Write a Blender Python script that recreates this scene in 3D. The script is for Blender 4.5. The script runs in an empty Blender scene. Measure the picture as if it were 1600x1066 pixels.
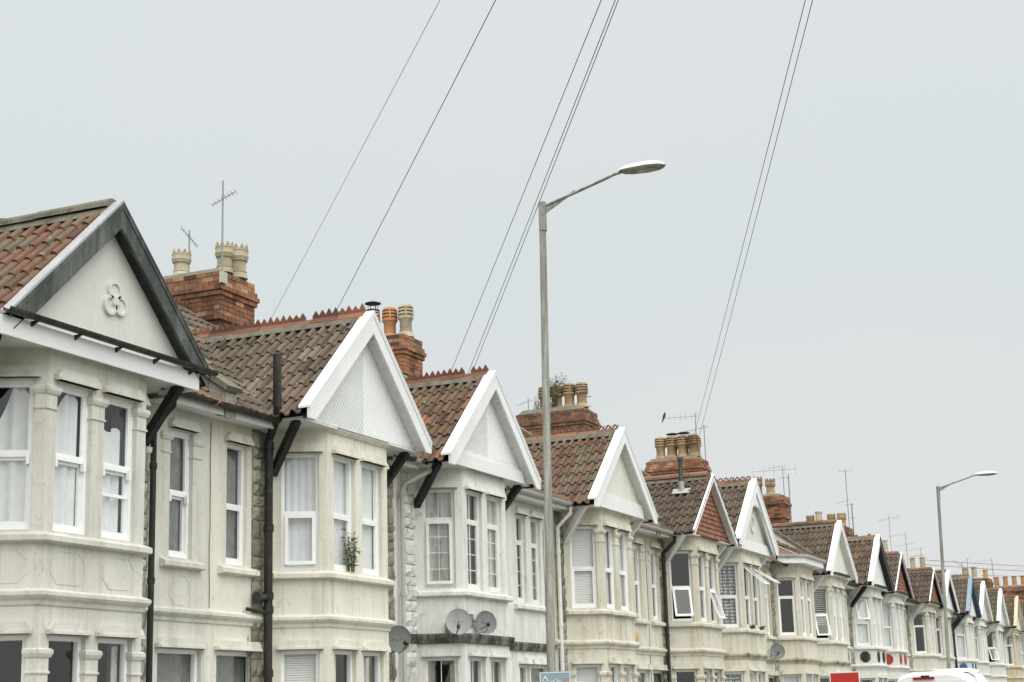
import bpy, math, random
from math import sin, cos, pi, radians, sqrt, atan2, hypot
from mathutils import Vector, Matrix
R = random.Random(7)
S = bpy.context.scene
C = S.collection

# ------------------------------------------------------------------ materials
M = {}
def nt(name):
    m = bpy.data.materials.new(name); m.use_nodes = True
    n = m.node_tree; n.nodes.clear(); M[name] = m
    return m, n
def N(t, typ, **kw):
    n = t.nodes.new(typ)
    for k, v in kw.items():
        if k.startswith('i_'):
            k = k[2:]; k = int(k) if k.isdigit() else k
            n.inputs[k].default_value = v
        else: setattr(n, k, v)
    return n
def L(t, a, b): t.links.new(a, b)
def ramp(t, fac, stops):
    r = N(t, 'ShaderNodeValToRGB'); cr = r.color_ramp
    while len(cr.elements) < len(stops): cr.elements.new(0.5)
    for e, (p, c) in zip(cr.elements, stops):
        e.position = p; e.color = (c, c, c, 1) if isinstance(c, (int, float)) else (*c, 1)
    L(t, fac, r.inputs[0]); return r.outputs[0]
def mix(t, fac, a, b, mode='MIX'):
    m = N(t, 'ShaderNodeMix', data_type='RGBA', blend_type=mode)
    for sock, v in ((m.inputs[0], fac), (m.inputs[6], a), (m.inputs[7], b)):
        if isinstance(v, (int, float)): sock.default_value = v
        elif isinstance(v, tuple): sock.default_value = (*v, 1)
        else: L(t, v, sock)
    return m.outputs[2]
def noise(t, vec, scale, detail=4, rough=.6, dist=0):
    n = N(t, 'ShaderNodeTexNoise'); n.inputs['Scale'].default_value = scale
    n.inputs['Detail'].default_value = detail; n.inputs['Roughness'].default_value = rough
    n.inputs['Distortion'].default_value = dist
    L(t, vec, n.inputs['Vector']); return n.outputs[0]
def coords(t, sc=(1, 1, 1), kind='Object'):
    tc = N(t, 'ShaderNodeTexCoord'); mp = N(t, 'ShaderNodeMapping'); mp.inputs['Scale'].default_value = sc
    L(t, tc.outputs[kind], mp.inputs[0]); return mp.outputs[0]
def finish(t, col, rough=.8, bump=None, bs=.3, bd=.01, spec=.3, metal=0):
    b = N(t, 'ShaderNodeBsdfPrincipled')
    if isinstance(col, tuple): b.inputs['Base Color'].default_value = (*col, 1)
    else: L(t, col, b.inputs['Base Color'])
    if isinstance(rough, (int, float)): b.inputs['Roughness'].default_value = rough
    else: L(t, rough, b.inputs['Roughness'])
    b.inputs['Specular IOR Level'].default_value = spec; b.inputs['Metallic'].default_value = metal
    if bump is not None:
        bp = N(t, 'ShaderNodeBump'); bp.inputs['Strength'].default_value = bs; bp.inputs['Distance'].default_value = bd
        L(t, bump, bp.inputs['Height']); L(t, bp.outputs[0], b.inputs['Normal'])
    o = N(t, 'ShaderNodeOutputMaterial'); L(t, b.outputs[0], o.inputs[0]); return b

def paint(name, base, dirtc=(.25, .22, .15), dirt=.35, rough=.85, fine=.01, crack=.0, bs=.35):
    """masonry paint: tone patches, vertical rain stains, small specks, roughcast bump"""
    m, t = nt(name)
    v = coords(t); vs = coords(t, (3.2, 3.2, .28)); vh = coords(t, (.5, .5, 2.5))
    n1 = noise(t, v, 1.1, 5, .65); n2 = noise(t, vs, 1.6, 6, .7); n3 = noise(t, v, 38, 3, .7); n4 = noise(t, v, 7, 6, .7, .6)
    c = mix(t, ramp(t, n1, [(.3, 0), (.7, 1)]), tuple(x*.93 for x in base), tuple(min(1, x*1.04) for x in base))
    d = ramp(t, n2, [(.46, 0), (.74, dirt*1.15)])
    c = mix(t, d, c, dirtc)
    d2 = ramp(t, n4, [(.55, 0), (.70, dirt*.9)])
    c = mix(t, d2, c, dirtc)
    vf = coords(t, (7, 7, .6)); n5 = noise(t, vf, 1.3, 5, .75); msk = noise(t, v, .9, 3, .6)
    mm = N(t, 'ShaderNodeMath', operation='MULTIPLY'); L(t, ramp(t, n5, [(.50, 0), (.70, 1)]), mm.inputs[0]); L(t, ramp(t, msk, [(.50, 0), (.70, dirt*.6)]), mm.inputs[1])
    c = mix(t, mm.outputs[0], c, dirtc)
    sp = ramp(t, n3, [(.66, 0), (.76, dirt*.8)])
    c = mix(t, sp, c, tuple(x*.6 for x in dirtc))
    if crack:
        vo = N(t, 'ShaderNodeTexVoronoi', feature='DISTANCE_TO_EDGE'); vo.inputs['Scale'].default_value = 1.3
        dm = N(t, 'ShaderNodeVectorMath', operation='ADD'); nn = N(t, 'ShaderNodeTexNoise'); nn.inputs['Scale'].default_value = 3
        L(t, v, nn.inputs[0]); L(t, v, dm.inputs[0]); L(t, nn.outputs[1], dm.inputs[1]); L(t, dm.outputs[0], vo.inputs[0])
        k = ramp(t, vo.outputs[0], [(0, crack), (.007, 0)])
        c = mix(t, k, c, (.12, .11, .09))
    h = N(t, 'ShaderNodeMath', operation='ADD'); L(t, n3, h.inputs[0]); L(t, n4, h.inputs[1])
    finish(t, c, rough, h.outputs[0], bs, fine, .25)
paint('paint_grey', (.645, .635, .585), (.34, .32, .26), .50, crack=.16)
paint('paint_cream', (.735, .712, .63), (.42, .38, .26), .50, crack=.12)
paint('paint_white', (.76, .757, .73), (.42, .39, .30), 0.57, crack=.2)
paint('paint_whiterough', (.74, .735, .70), (.38, .35, .27), .5, fine=.03, bs=.6)
paint('paint_buff', (.645, .617, .53), (.37, .31, .17), 0.57, crack=.16)
paint('paint_buff2', (.68, .655, .57), (.36, .31, .18), 0.68, crack=.16)
paint('paint_ivory', (.68, .662, .595), (.40, .36, .24), 0.57, crack=.12)
paint('paint_offwhite', (.71, .705, .665), (.42, .39, .30), .32, crack=.1)
paint('paint_ochre', (.60, .54, .40), (.35, .29, .15), .5, crack=.1)
paint('gable_grey', (.66, .655, .625), (.45, .43, .36), .22)
paint('gable_cream', (.74, .73, .675), (.45, .42, .33), .3)
paint('board_white', (.80, .81, .815), (.6, .6, .56), .12, rough=.45, fine=.002)
paint('board_aged', (.78, .78, .75), (.45, .43, .36), .35, rough=.6, fine=.003)
paint('board_green', (.046, .056, .051), (.22, .23, .21), .6, rough=.45, fine=.004)
paint('board_black', (.018, .018, .02), (.10, .10, .09), .4, rough=.45, fine=.004)
paint('board_blue', (.21, .27, .345), (.5, .52, .52), .3, rough=.5, fine=.003)
paint('board_navy', (.03, .075, .12), (.15, .17, .18), .2, rough=.5, fine=.003)
paint('soffit_white', (.78, .78, .75), (.4, .38, .3), .25, rough=.5, fine=.003)
paint('paint_mossy', (.50, .47, .36), (.13, .135, .06), .95, fine=.02)
paint('string_black', (.055, .055, .05), (.34, .34, .31), .9, fine=.02, bs=.8)
paint('oct_black', (.03, .03, .03), (.2, .2, .2), .3)
paint('oct_red', (.36, .05, .035), (.3, .2, .15), .3)
paint('oct_blue', (.05, .13, .30), (.2, .22, .25), .2)
paint('lead', (.34, .35, .36), (.55, .56, .56), .5, rough=.55, fine=.004)
paint('concrete_moss', (.185, .172, .138), (.07, .075, .045), .8, fine=.02, bs=.7)
paint('pebbledash', (.40, .39, .35), (.13, .125, .10), .9, fine=.03, bs=1)
paint('flaunch', (.20, .185, .145), (.10, .10, .07), .8, fine=.02, bs=.7)
paint('plastic_black', (.022, .022, .022), (.12, .11, .09), .45, rough=.45, fine=.003)
paint('plastic_grey', (.52, .52, .49), (.25, .24, .2), .5, rough=.5, fine=.003)
paint('plastic_white', (.74, .74, .70), (.38, .35, .28), .4, rough=.5, fine=.003)
paint('door_paint', (.12, .04, .03), (.2, .18, .15), .2, rough=.4, fine=.003)
paint('alarm_yellow', (.60, .42, .14), (.4, .3, .12), .5, rough=.6, fine=.003)
paint('dish_grey', (.36, .37, .36), (.18, .18, .16), .45, rough=.6, fine=.003)
paint('dish_dark', (.17, .18, .18), (.30, .30, .27), .4, rough=.6, fine=.003)

def simple(name, col, rough=.5, spec=.4, metal=0, var=.12):
    m, t = nt(name); v = coords(t); n = noise(t, v, 9, 4, .6)
    c = mix(t, ramp(t, n, [(.3, 0), (.7, 1)]), tuple(x*(1-var) for x in col), tuple(min(1, x*(1+var)) for x in col))
    finish(t, c, rough, n, .1, .003, spec, metal)
simple('pvc', (.88, .89, .89), .35, var=.04)
simple('pvc_aged', (.78, .78, .75), .45, var=.08)
simple('net', (.76, .77, .78), .9, .1, var=.06)
simple('dim', (.20, .21, .19), .9, .1, var=.25)
simple('greynet', (.50, .50, .47), .9, .1, var=.1)
simple('drape', (.35, .33, .30), .9, .1, var=.15)
simple('blind_slat', (.90, .90, .87), .5, var=.04)
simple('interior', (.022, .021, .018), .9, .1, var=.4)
simple('cowl', (.02, .02, .022), .5)
simple('aerial', (.28, .29, .30), .45, .5, .6)
simple('rubber', (.02, .02, .02), .7)
simple('wire', (.035, .035, .04), .6)
simple('bird', (.012, .012, .014), .7)
simple('stem', (.10, .085, .05), .8)
simple('sign_red', (.50, .035, .025), .45, var=.06)
simple('sign_blue', (.30, .40, .47), .45, var=.06)
simple('sign_white', (.82, .82, .80), .45, var=.03)
simple('van_white', (.80, .81, .81), .22, .5, var=.03)
simple('lamp_lens', (.34, .34, .27), .25, .5, var=.2)
simple('lamp_under', (.24, .235, .20), .5, .4, var=.3)
simple('tail_red', (.28, .01, .01), .3)
simple('stone_moss_green', (.10, .12, .03), .95, .1, var=.5)
def net_lace():
    m, t = nt('lace'); v = coords(t, (1, 1, 1), 'UV')
    vo = N(t, 'ShaderNodeTexVoronoi', feature='F1'); vo.inputs['Scale'].default_value = 13; vo.inputs['Randomness'].default_value = .25
    L(t, v, vo.inputs[0])
    c = ramp(t, vo.outputs[0], [(.28, (.70, .71, .71)), (.42, (.12, .125, .13))])
    finish(t, c, .9)
net_lace()
def galv():
    m, t = nt('galvanised'); v = coords(t); vs = coords(t, (5, 5, .5))
    n = noise(t, vs, 2.2, 6, .7); n2 = noise(t, v, 14, 4, .7)
    c = mix(t, ramp(t, n, [(.40, 0), (.62, 1)]), (.20, .195, .165), (.36, .37, .34))
    c = mix(t, ramp(t, n2, [(.55, 0), (.7, .5)]), c, (.13, .12, .10))
    finish(t, c, .6, n2, .3, .004, .4, .3)
galv()
def tinted(name, stops, moss=(.13, .13, .075), mossamt=.5, rough=.85, spots=None, bs=.5):
    """fired-clay / concrete units: colour picked per unit from the face attribute 'tint'"""
    m, t = nt(name); v = coords(t)
    a = N(t, 'ShaderNodeAttribute', attribute_name='tint')
    c = ramp(t, a.outputs['Fac'], stops)
    n1 = noise(t, v, 2.3, 6, .7); n2 = noise(t, v, 26, 4, .7); n3 = noise(t, v, 9, 5, .75, .4)
    c = mix(t, ramp(t, n2, [(.35, .0), (.7, .45)]), c, mix(t, .5, c, (.04, .035, .03)))
    c = mix(t, ramp(t, n1, [(.46, 0), (.7, mossamt)]), c, moss)
    n6 = noise(t, coords(t, (1.1, .55, .55)), 1.9, 5, .7); c = mix(t, ramp(t, n6, [(.50, 0), (.66, mossamt*.8)]), c, tuple(x*.45 for x in moss))
    if spots: c = mix(t, ramp(t, n3, [(.62, 0), (.68, .75)]), c, spots)
    h = N(t, 'ShaderNodeMath', operation='ADD'); L(t, n2, h.inputs[0]); L(t, n3, h.inputs[1])
    finish(t, c, rough, h.outputs[0], bs, .012, .2)
tinted('tile_grey', [(0, (.06, .047, .037)), (.35, (.112, .085, .067)), (.6, (.155, .115, .09)), (.85, (.20, .14, .105)), (1, (.24, .215, .175))], spots=(.42, .41, .36))
tinted('tile_brown', [(0, (.075, .052, .042)), (.35, (.12, .078, .062)), (.6, (.15, .105, .082)), (.85, (.135, .12, .095)), (1, (.21, .115, .08))], spots=(.33, .31, .26))
tinted('tile_red', [(0, (.12, .058, .042)), (.35, (.20, .088, .06)), (.6, (.20, .115, .082)), (.85, (.165, .135, .105)), (1, (.37, .145, .07))], spots=(.34, .30, .24))
tinted('tile_mixed', [(0, (.095, .055, .042)), (.35, (.165, .088, .062)), (.6, (.175, .125, .092)), (.8, (.14, .105, .08)), (1, (.34, .13, .07))], spots=(.33, .31, .26))
tinted('tile_dark', [(0, (.062, .045, .036)), (.35, (.092, .066, .052)), (.6, (.115, .08, .062)), (.85, (.10, .08, .065)), (1, (.15, .095, .07))], mossamt=.35)
tinted('tile_moss', [(0, (.085, .07, .05)), (.35, (.12, .095, .07)), (.6, (.13, .115, .075)), (.85, (.10, .10, .06)), (1, (.17, .12, .08))], moss=(.12, .125, .05), mossamt=.85)
tinted('hung_tile', [(0, (.24, .10, .07)), (.5, (.31, .14, .095)), (1, (.37, .18, .12))], mossamt=.12, bs=.3)
tinted('ridge_red', [(0, (.14, .065, .045)), (.5, (.22, .095, .062)), (1, (.31, .14, .088))], moss=(.10, .075, .05), mossamt=.7)
tinted('ridge_brown', [(0, (.17, .10, .07)), (.5, (.24, .13, .09)), (1, (.30, .16, .10))], moss=(.12, .11, .07), mossamt=.55)
tinted('brick_red', [(0, (.12, .06, .045)), (.25, (.30, .125, .075)), (.7, (.42, .195, .11)), (1, (.50, .32, .20))], moss=(.07, .06, .045), mossamt=.75)
tinted('brick_brown', [(0, (.12, .06, .045)), (.3, (.20, .092, .066)), (.7, (.27, .135, .092)), (1, (.33, .22, .155))], moss=(.13, .12, .075), mossamt=.65)
tinted('rubble', [(0, (.20, .185, .15)), (.5, (.33, .31, .25)), (1, (.44, .42, .35))], moss=(.14, .135, .085), mossamt=.6, bs=.9)
tinted('rubble_painted', [(0, (.68, .675, .63)), (1, (.80, .795, .75))], moss=(.45, .43, .34), mossamt=.35, bs=.8)
tinted('rubble_grey', [(0, (.52, .515, .47)), (1, (.64, .635, .59))], moss=(.33, .32, .25), mossamt=.4, bs=.8)
tinted('pot_buff', [(0, (.44, .37, .25)), (.5, (.52, .455, .32)), (1, (.57, .52, .40))], moss=(.17, .145, .09), mossamt=.6, bs=.3)
tinted('pot_ochre', [(0, (.30, .20, .11)), (.5, (.40, .285, .165)), (1, (.48, .36, .22))], moss=(.13, .095, .06), mossamt=.7, bs=.3)
tinted('pot_orange', [(0, (.52, .25, .12)), (1, (.60, .33, .17))], moss=(.25, .17, .09), mossamt=.4, bs=.3)
tinted('leaf', [(0, (.06, .09, .025)), (.5, (.10, .14, .04)), (1, (.17, .19, .07))], mossamt=0, bs=.1)
tinted('leaf_dry', [(0, (.13, .13, .07)), (.5, (.22, .21, .12)), (1, (.32, .28, .17))], mossamt=0, bs=.1)
simple('mortar', (.20, .18, .15), .95, .1, var=.3)

def glassm(name, tint=(.96, .97, .97), extra=.025):
    m, t = nt(name); v = coords(t)
    tr = N(t, 'ShaderNodeBsdfTransparent'); tr.inputs[0].default_value = (*tint, 1)
    gl = N(t, 'ShaderNodeBsdfGlossy'); gl.inputs['Roughness'].default_value = .02; gl.inputs[0].default_value = (1, 1, 1, 1)
    fr = N(t, 'ShaderNodeFresnel'); ge = N(t, 'ShaderNodeNewGeometry'); io = N(t, 'ShaderNodeMapRange'); io.inputs[3].default_value = 1.5; io.inputs[4].default_value = .6667
    L(t, ge.outputs['Backfacing'], io.inputs[0]); L(t, io.outputs[0], fr.inputs[0])
    n = noise(t, v, 2.2, 2, .5); bp = N(t, 'ShaderNodeBump'); bp.inputs['Strength'].default_value = .12; bp.inputs['Distance'].default_value = .02
    L(t, n, bp.inputs['Height']); L(t, bp.outputs[0], gl.inputs['Normal'])
    ad = N(t, 'ShaderNodeMath', operation='ADD', i_1=extra); L(t, fr.outputs[0], ad.inputs[0])
    mx = N(t, 'ShaderNodeMixShader'); L(t, ad.outputs[0], mx.inputs[0]); L(t, tr.outputs[0], mx.inputs[1]); L(t, gl.outputs[0], mx.inputs[2])
    o = N(t, 'ShaderNodeOutputMaterial'); L(t, mx.outputs[0], o.inputs[0])
glassm('glass')
def ground_mat(name, c1, c2, sc):
    m, t = nt(name); v = coords(t); n = noise(t, v, sc, 8, .7); n2 = noise(t, v, .3, 3, .6)
    c = mix(t, ramp(t, n, [(.3, 0), (.7, 1)]), c1, c2); c = mix(t, ramp(t, n2, [(.4, 0), (.7, .4)]), c, tuple(x*.7 for x in c1))
    finish(t, c, .9, n, .4, .01, .2)
ground_mat('asphalt', (.045, .045, .046), (.07, .07, .07), 60)
ground_mat('paving', (.20, .195, .18), (.28, .275, .26), 12)
ground_mat('earth', (.08, .10, .04), (.13, .13, .07), 3)
simple('road_paint', (.7, .7, .68), .7)

# ------------------------------------------------------------------ mesh builder
def V(*a): return Vector(a)
class MB:
    def __init__(s): s.v = []; s.f = []; s.t = []; s.xf = None; s.tint = .5
    def add(s, pts, faces, t=None):
        o = len(s.v)
        for p in pts:
            p = Vector(p)
            if s.xf: p = s.xf(p)
            s.v.append(p)
        for f in faces: s.f.append(tuple(o+i for i in f)); s.t.append(s.tint if t is None else t)
    def quad(s, *p, t=None): s.add(p, [tuple(range(len(p)))], t)
    def box(s, x0, x1, y0, y1, z0, z1, t=None):
        s.add([(x0,y0,z0),(x1,y0,z0),(x1,y1,z0),(x0,y1,z0),(x0,y0,z1),(x1,y0,z1),(x1,y1,z1),(x0,y1,z1)],
              [(0,3,2,1),(4,5,6,7),(0,1,5,4),(1,2,6,5),(2,3,7,6),(3,0,4,7)], t)
    def beam(s, p, q, w, h, up=(0,0,1), t=None):
        p = Vector(p); q = Vector(q); d = (q-p).normalized(); sd = d.cross(Vector(up)).normalized(); u = sd.cross(d).normalized()
        a = sd*w/2; b = u*h/2
        s.add([p-a-b,p+a-b,p+a+b,p-a+b,q-a-b,q+a-b,q+a+b,q-a+b],[(0,1,2,3),(7,6,5,4),(0,4,5,1),(1,5,6,2),(2,6,7,3),(3,7,4,0)], t)
    def prism(s, poly, vec, t=None):
        n = len(poly); vec = Vector(vec); P = [Vector(p) for p in poly]
        s.add(P+[p+vec for p in P], [tuple(range(n-1,-1,-1)), tuple(range(n,2*n))]+[(i,(i+1)%n,n+(i+1)%n,n+i) for i in range(n)], t)
    def tube(s, pts, r, n=8, t=None, cap=True):
        P = [Vector(p) for p in pts]; m = len(P); rs = r if isinstance(r, (list, tuple)) else [r]*m
        d0 = (P[1]-P[0]).normalized(); up = Vector((0,0,1)) if abs(d0.z) < .9 else Vector((1,0,0))
        a = d0.cross(up).normalized(); vs = []
        for i, p in enumerate(P):
            d = (P[min(i+1,m-1)]-P[max(i-1,0)]).normalized()
            a = (a-d*a.dot(d)).normalized(); b = d.cross(a)
            for k in range(n): vs.append(p+(a*cos(2*pi*k/n)+b*sin(2*pi*k/n))*rs[i])
        fs = [(i*n+k, i*n+(k+1)%n, (i+1)*n+(k+1)%n, (i+1)*n+k) for i in range(m-1) for k in range(n)]
        if cap: fs += [tuple(range(n-1,-1,-1)), tuple((m-1)*n+k for k in range(n))]
        s.add(vs, fs, t)
    def lathe(s, c, prof, n=16, t=None, axis=None):
        c = Vector(c); Q = Vector((0,0,1)).rotation_difference(Vector(axis)) if axis is not None else None
        vs = []
        for r, z in prof:
            for k in range(n):
                p = Vector((r*cos(2*pi*k/n), r*sin(2*pi*k/n), z))
                if Q: p = Q @ p
                vs.append(c+p)
        m = len(prof)
        fs = [(i*n+k, i*n+(k+1)%n, (i+1)*n+(k+1)%n, (i+1)*n+k) for i in range(m-1) for k in range(n)]
        fs += [tuple(range(n-1,-1,-1)), tuple((m-1)*n+k for k in range(n))]
        s.add(vs, fs, t)
    def sweep(s, path, prof, t=None):
        """prof = closed polygon of (outward, z) swept along the plan polyline; outward = right of travel"""
        n = len(path); k = len(prof); vs = []
        for i, (x, y) in enumerate(path):
            ds = []
            if i > 0: ds.append(Vector((x-path[i-1][0], y-path[i-1][1])).normalized())
            if i < n-1: ds.append(Vector((path[i+1][0]-x, path[i+1][1]-y)).normalized())
            nn = [Vector((d.y, -d.x)) for d in ds]
            if len(nn) == 2:
                m = (nn[0]+nn[1]).normalized(); sc = 1/max(.3, m.dot(nn[0]))
            else: m = nn[0]; sc = 1
            for o, z in prof: vs.append((x+m.x*o*sc, y+m.y*o*sc, z))
        fs = [(i*k+j, i*k+(j+1)%k, (i+1)*k+(j+1)%k, (i+1)*k+j) for i in range(n-1) for j in range(k)]
        fs += [tuple(range(k-1,-1,-1)), tuple((n-1)*k+j for j in range(k))]
        s.add(vs, fs, t)
    def build(s, name, mat, parent=None, org=(0,0,0), smooth=False):
        org = Vector(org); me = bpy.data.meshes.new(name)
        me.from_pydata([tuple(p-org) for p in s.v], [], s.f); me.update()
        uv = me.uv_layers.new(name='UVMap'); d = [0.0]*(2*len(me.loops)); vv = me.vertices
        for p in me.polygons:
            n = p.normal; h = hypot(n.x, n.y)
            if h > .25: tx, ty = -n.y/h, n.x/h
            for li in p.loop_indices:
                co = vv[me.loops[li].vertex_index].co
                if h > .25: d[2*li] = co.x*tx+co.y*ty; d[2*li+1] = co.z/max(.3, h)
                else: d[2*li] = co.x; d[2*li+1] = co.y
        uv.data.foreach_set('uv', d)
        at = me.attributes.new('tint', 'FLOAT', 'FACE'); at.data.foreach_set('value', s.t)
        if smooth:
            me.polygons.foreach_set('use_smooth', [True]*len(me.polygons))
            if hasattr(me, 'set_sharp_from_angle'): me.set_sharp_from_angle(angle=radians(38))
        me.materials.append(M[mat] if isinstance(mat, str) else mat)
        o = bpy.data.objects.new(name, me); C.objects.link(o)
        if parent: o.parent = parent
        return o
def tag(o, label, cat, group=None, kind=None):
    if label: o['label'] = label
    if cat: o['category'] = cat
    if group: o['group'] = group
    if kind: o['kind'] = kind
    return o
def empty(name, loc, label, cat, group=None):
    e = bpy.data.objects.new(name, None); e.location = loc; e.empty_display_size = .3; C.objects.link(e)
    return tag(e, label, cat, group)

# ------------------------------------------------------------------ building pieces
YF, YW, YB = 10.6, 11.2, 18.0          # bay front, main wall, back wall
BF, BW = .82, 1.17                      # half widths of the bay: front, at the wall
YR, ZR, YE, ZE = 14.6, 8.0, 10.93, 5.40 # main ridge and eaves
MS = (ZR-ZE)/(YR-YE)
GT, GS, GW = 7.08, .93, 1.68            # gable: top of the boards, slope, half width

def wall(mb, A, B, z0, z1, ops, rev=.11):
    A = Vector(A); B = Vector(B); U = (B-A); Ln = U.length; U.normalize(); Nn = Vector((-U.y, U.x))
    us = sorted({0, Ln, *[o[0] for o in ops], *[o[1] for o in ops]}); zs = sorted({z0, z1, *[o[2] for o in ops], *[o[3] for o in ops]})
    P = lambda u, d, z: (A.x+U.x*u+Nn.x*d, A.y+U.y*u+Nn.y*d, z)
    for i in range(len(us)-1):
        for j in range(len(zs)-1):
            cu = (us[i]+us[i+1])/2; cz = (zs[j]+zs[j+1])/2
            if any(o[0] < cu < o[1] and o[2] < cz < o[3] for o in ops): continue
            mb.quad(P(us[i],0,zs[j]), P(us[i+1],0,zs[j]), P(us[i+1],0,zs[j+1]), P(us[i],0,zs[j+1]))
    for a, b, c, d in ops:
        mb.quad(P(a,0,c), P(a,0,d), P(a,rev,d), P(a,rev,c)); mb.quad(P(b,0,c), P(b,rev,c), P(b,rev,d), P(b,0,d))
        mb.quad(P(a,0,d), P(b,0,d), P(b,rev,d), P(a,rev,d)); mb.quad(P(a,0,c), P(a,rev,c), P(b,rev,c), P(b,0,c))

def window(h, A, B, u0, u1, z0, z1, kind='sash', cover='net', opn=None, fm='pvc', lod=0):
    """A,B plan points of the wall line; window sits in the opening u0..u1"""
    A = Vector(A); B = Vector(B); U = (B-A).normalized(); Nn = Vector((-U.y, U.x))
    base = lambda p: Vector((A.x+U.x*p.x+Nn.x*p.y, A.y+U.y*p.x+Nn.y*p.y, p.z))
    mb = MB(); mb.xf = base; d0, d1 = .055, .115; w = .045
    mb.box(u0, u0+w, d0, d1, z0, z1); mb.box(u1-w, u1, d0, d1, z0, z1)
    mb.box(u0+w, u1-w, d0, d1, z1-w, z1); mb.box(u0+w, u1-w, d0, d1, z0, z0+w*1.3)
    mid = z0+(z1-z0)*{'sash': .5, 'case': .49, 'grid': .70, 'top': .68, 'tripane': .5}.get(kind, .5)
    a, b = u0+w, u1-w; zz0 = z0+w*1.3; zz1 = z1-w
    tr = .045 if kind != 'grid' else .05
    panes = []
    def sash(m2, za, zb, da, wf=.032):
        m2.box(a, a+wf, da, da+.03, za, zb); m2.box(b-wf, b, da, da+.03, za, zb)
        m2.box(a+wf, b-wf, da, da+.03, zb-wf, zb); m2.box(a+wf, b-wf, da, da+.03, za, za+wf)
    sub = []
    if z1-z0 > .8:
        mb.box(a, b, d0+.004, d1, mid-tr/2, mid+tr/2)
        lo = (zz0, mid-tr/2); up = (mid+tr/2, zz1)
        if kind == 'sash':
            sash(mb, up[0], up[1], d0+.01, .024); sash(mb, lo[0], lo[1], d0+.035, .032)
            mb.box(a-.004, a+.028, d0-.03, d0+.02, mid-.10, mid+.01); mb.box(b-.028, b+.004, d0-.03, d0+.02, mid-.10, mid+.01)
            if opn == 'low_bar': mb.box(a, b, d0+.02, d0+.05, z0+(z1-z0)*.30, z0+(z1-z0)*.30+.035)
        halves = [('low', lo), ('up', up)]
        for nm, (za, zb) in halves:
            if isinstance(opn, dict) and nm in opn:
                ang = opn[nm]; m2 = MB()
                tf = lambda p, zb=zb, ang=ang: base(Vector((p.x, .05+(p.y-.05)*cos(ang)-sin(ang)*(zb-p.z), zb-cos(ang)*(zb-p.z)-(p.y-.05)*sin(ang))))
                m2.xf = tf; sash(m2, za+.004, zb-.004, .03, .045)
                if kind == 'grid': pass
                sub.append(('sash', m2)); pg = MB(); pg.xf = tf
                pg.quad((a+.045, .045, za+.045), (b-.045, .045, za+.045), (b-.045, .045, zb-.045), (a+.045, .045, zb-.045)); panes.append(pg)
                if kind == 'grid': pass
            else:
                pg = MB(); pg.xf = base; dd = .088
                pg.quad((a, dd, za), (b, dd, za), (b, dd, zb), (a, dd, zb)); panes.append(pg)
                if kind in ('case', 'top') and nm == 'low': sash(mb, za, zb, d0+.006, .03)
        if kind == 'grid':
            n = 2 if (u1-u0) > .4 else 2
            bw = .012
            for i in range(1, n):
                uu = a+(b-a)*i/n
                mb.box(uu-bw/2, uu+bw/2, .08, .096, up[0], up[1]) ; mb.box(uu-bw/2, uu+bw/2, .08, .096, lo[0], lo[1])
            for i in range(1, 4):
                q = lo[0]+(lo[1]-lo[0])*i/4; mb.box(a, b, .081, .095, q-bw/2, q+bw/2)
            sash(mb, lo[0], lo[1], d0+.006, .03)
    else:
        pg = MB(); pg.xf = base; pg.quad((a, .088, zz0), (b, .088, zz0), (b, .088, zz1), (a, .088, zz1)); panes.append(pg)
        if kind == 'grid': mb.box((a+b)/2-.006, (a+b)/2+.006, .08, .096, zz0, zz1)
    f = mb.build('window', fm, h['o'], h['org'])
    for p in panes: p.build('pane', 'glass', f, h['org'])
    for nm, m2 in sub: m2.build(nm, fm, f, h['org'])
    # curtains and blinds behind the glass
    def sheet(ua, ub, zfun, amp=.012, fr=34, n=None, dd=.145):
        c = MB(); c.xf = base; n = n or max(6, int((ub-ua)*(60 if lod == 0 else 25)))
        ph = R.random()*6; pts = []
        for i in range(n+1):
            u = ua+(ub-ua)*i/n; d = dd+amp*sin(u*fr*2+ph)+amp*.6*sin(u*fr*.7+ph*2)
            pts += [(u, d, z0), (u, d+.01*sin(u*11+ph), zfun(i/n))]
        c.add(pts, [(2*i, 2*i+2, 2*i+3, 2*i+1) for i in range(n)]); return c
    if cover in ('net', 'lace', 'greynet', 'dim'):
        sheet(u0+.01, u1-.01, lambda k: z1-.02, .008 if cover == 'lace' else .012).build('curtain', cover, f, h['org'], True)
    elif cover == 'netlow':
        sheet(u0+.01, u1-.01, lambda k: mid+.25+.1*sin(k*3), .012).build('curtain', 'net', f, h['org'], True)
    elif cover == 'hangL':
        sheet(u0+.01, u1-.08, lambda k: z1-.5+.42*min(1, k*1.5)-.15*sin(k*7)*.5, .02, 20).build('curtain', 'net', f, h['org'], True)
    elif cover == 'hangR':
        sheet(u0+.01, u1-.10, lambda k: z1-.25-.10*k+.05*sin(k*9), .02, 20).build('curtain', 'net', f, h['org'], True)
    elif cover == 'drapes':
        for ua, ub in ((u0+.01, u0+(u1-u0)*.30), (u1-(u1-u0)*.22, u1-.01)):
            sheet(ua, ub, lambda k: z1-.02, .02, 30).build('curtain', 'drape', f, h['org'], True)
    elif cover == 'netside':
        sheet(u0+.01, u0+(u1-u0)*.5, lambda k: z1-.02, .015).build('curtain', 'net', f, h['org'], True)
    elif cover == 'blind':
        c = MB(); c.xf = base; z = z0+.03
        while z < z1-.03:
            c.quad((u0+.02, .16, z+.015), (u1-.02, .16, z+.015), (u1-.02, .145, z-.013), (u0+.02, .145, z-.013)); z += .03 if lod == 0 else .03
        for q in (.2, .8):
            uu = u0+(u1-u0)*q; c.box(uu-.002, uu+.002, .146, .148, z0, z1)
        c.build('blind', 'blind_slat', f, h['org'])
    elif cover == 'blindhalf':
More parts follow.
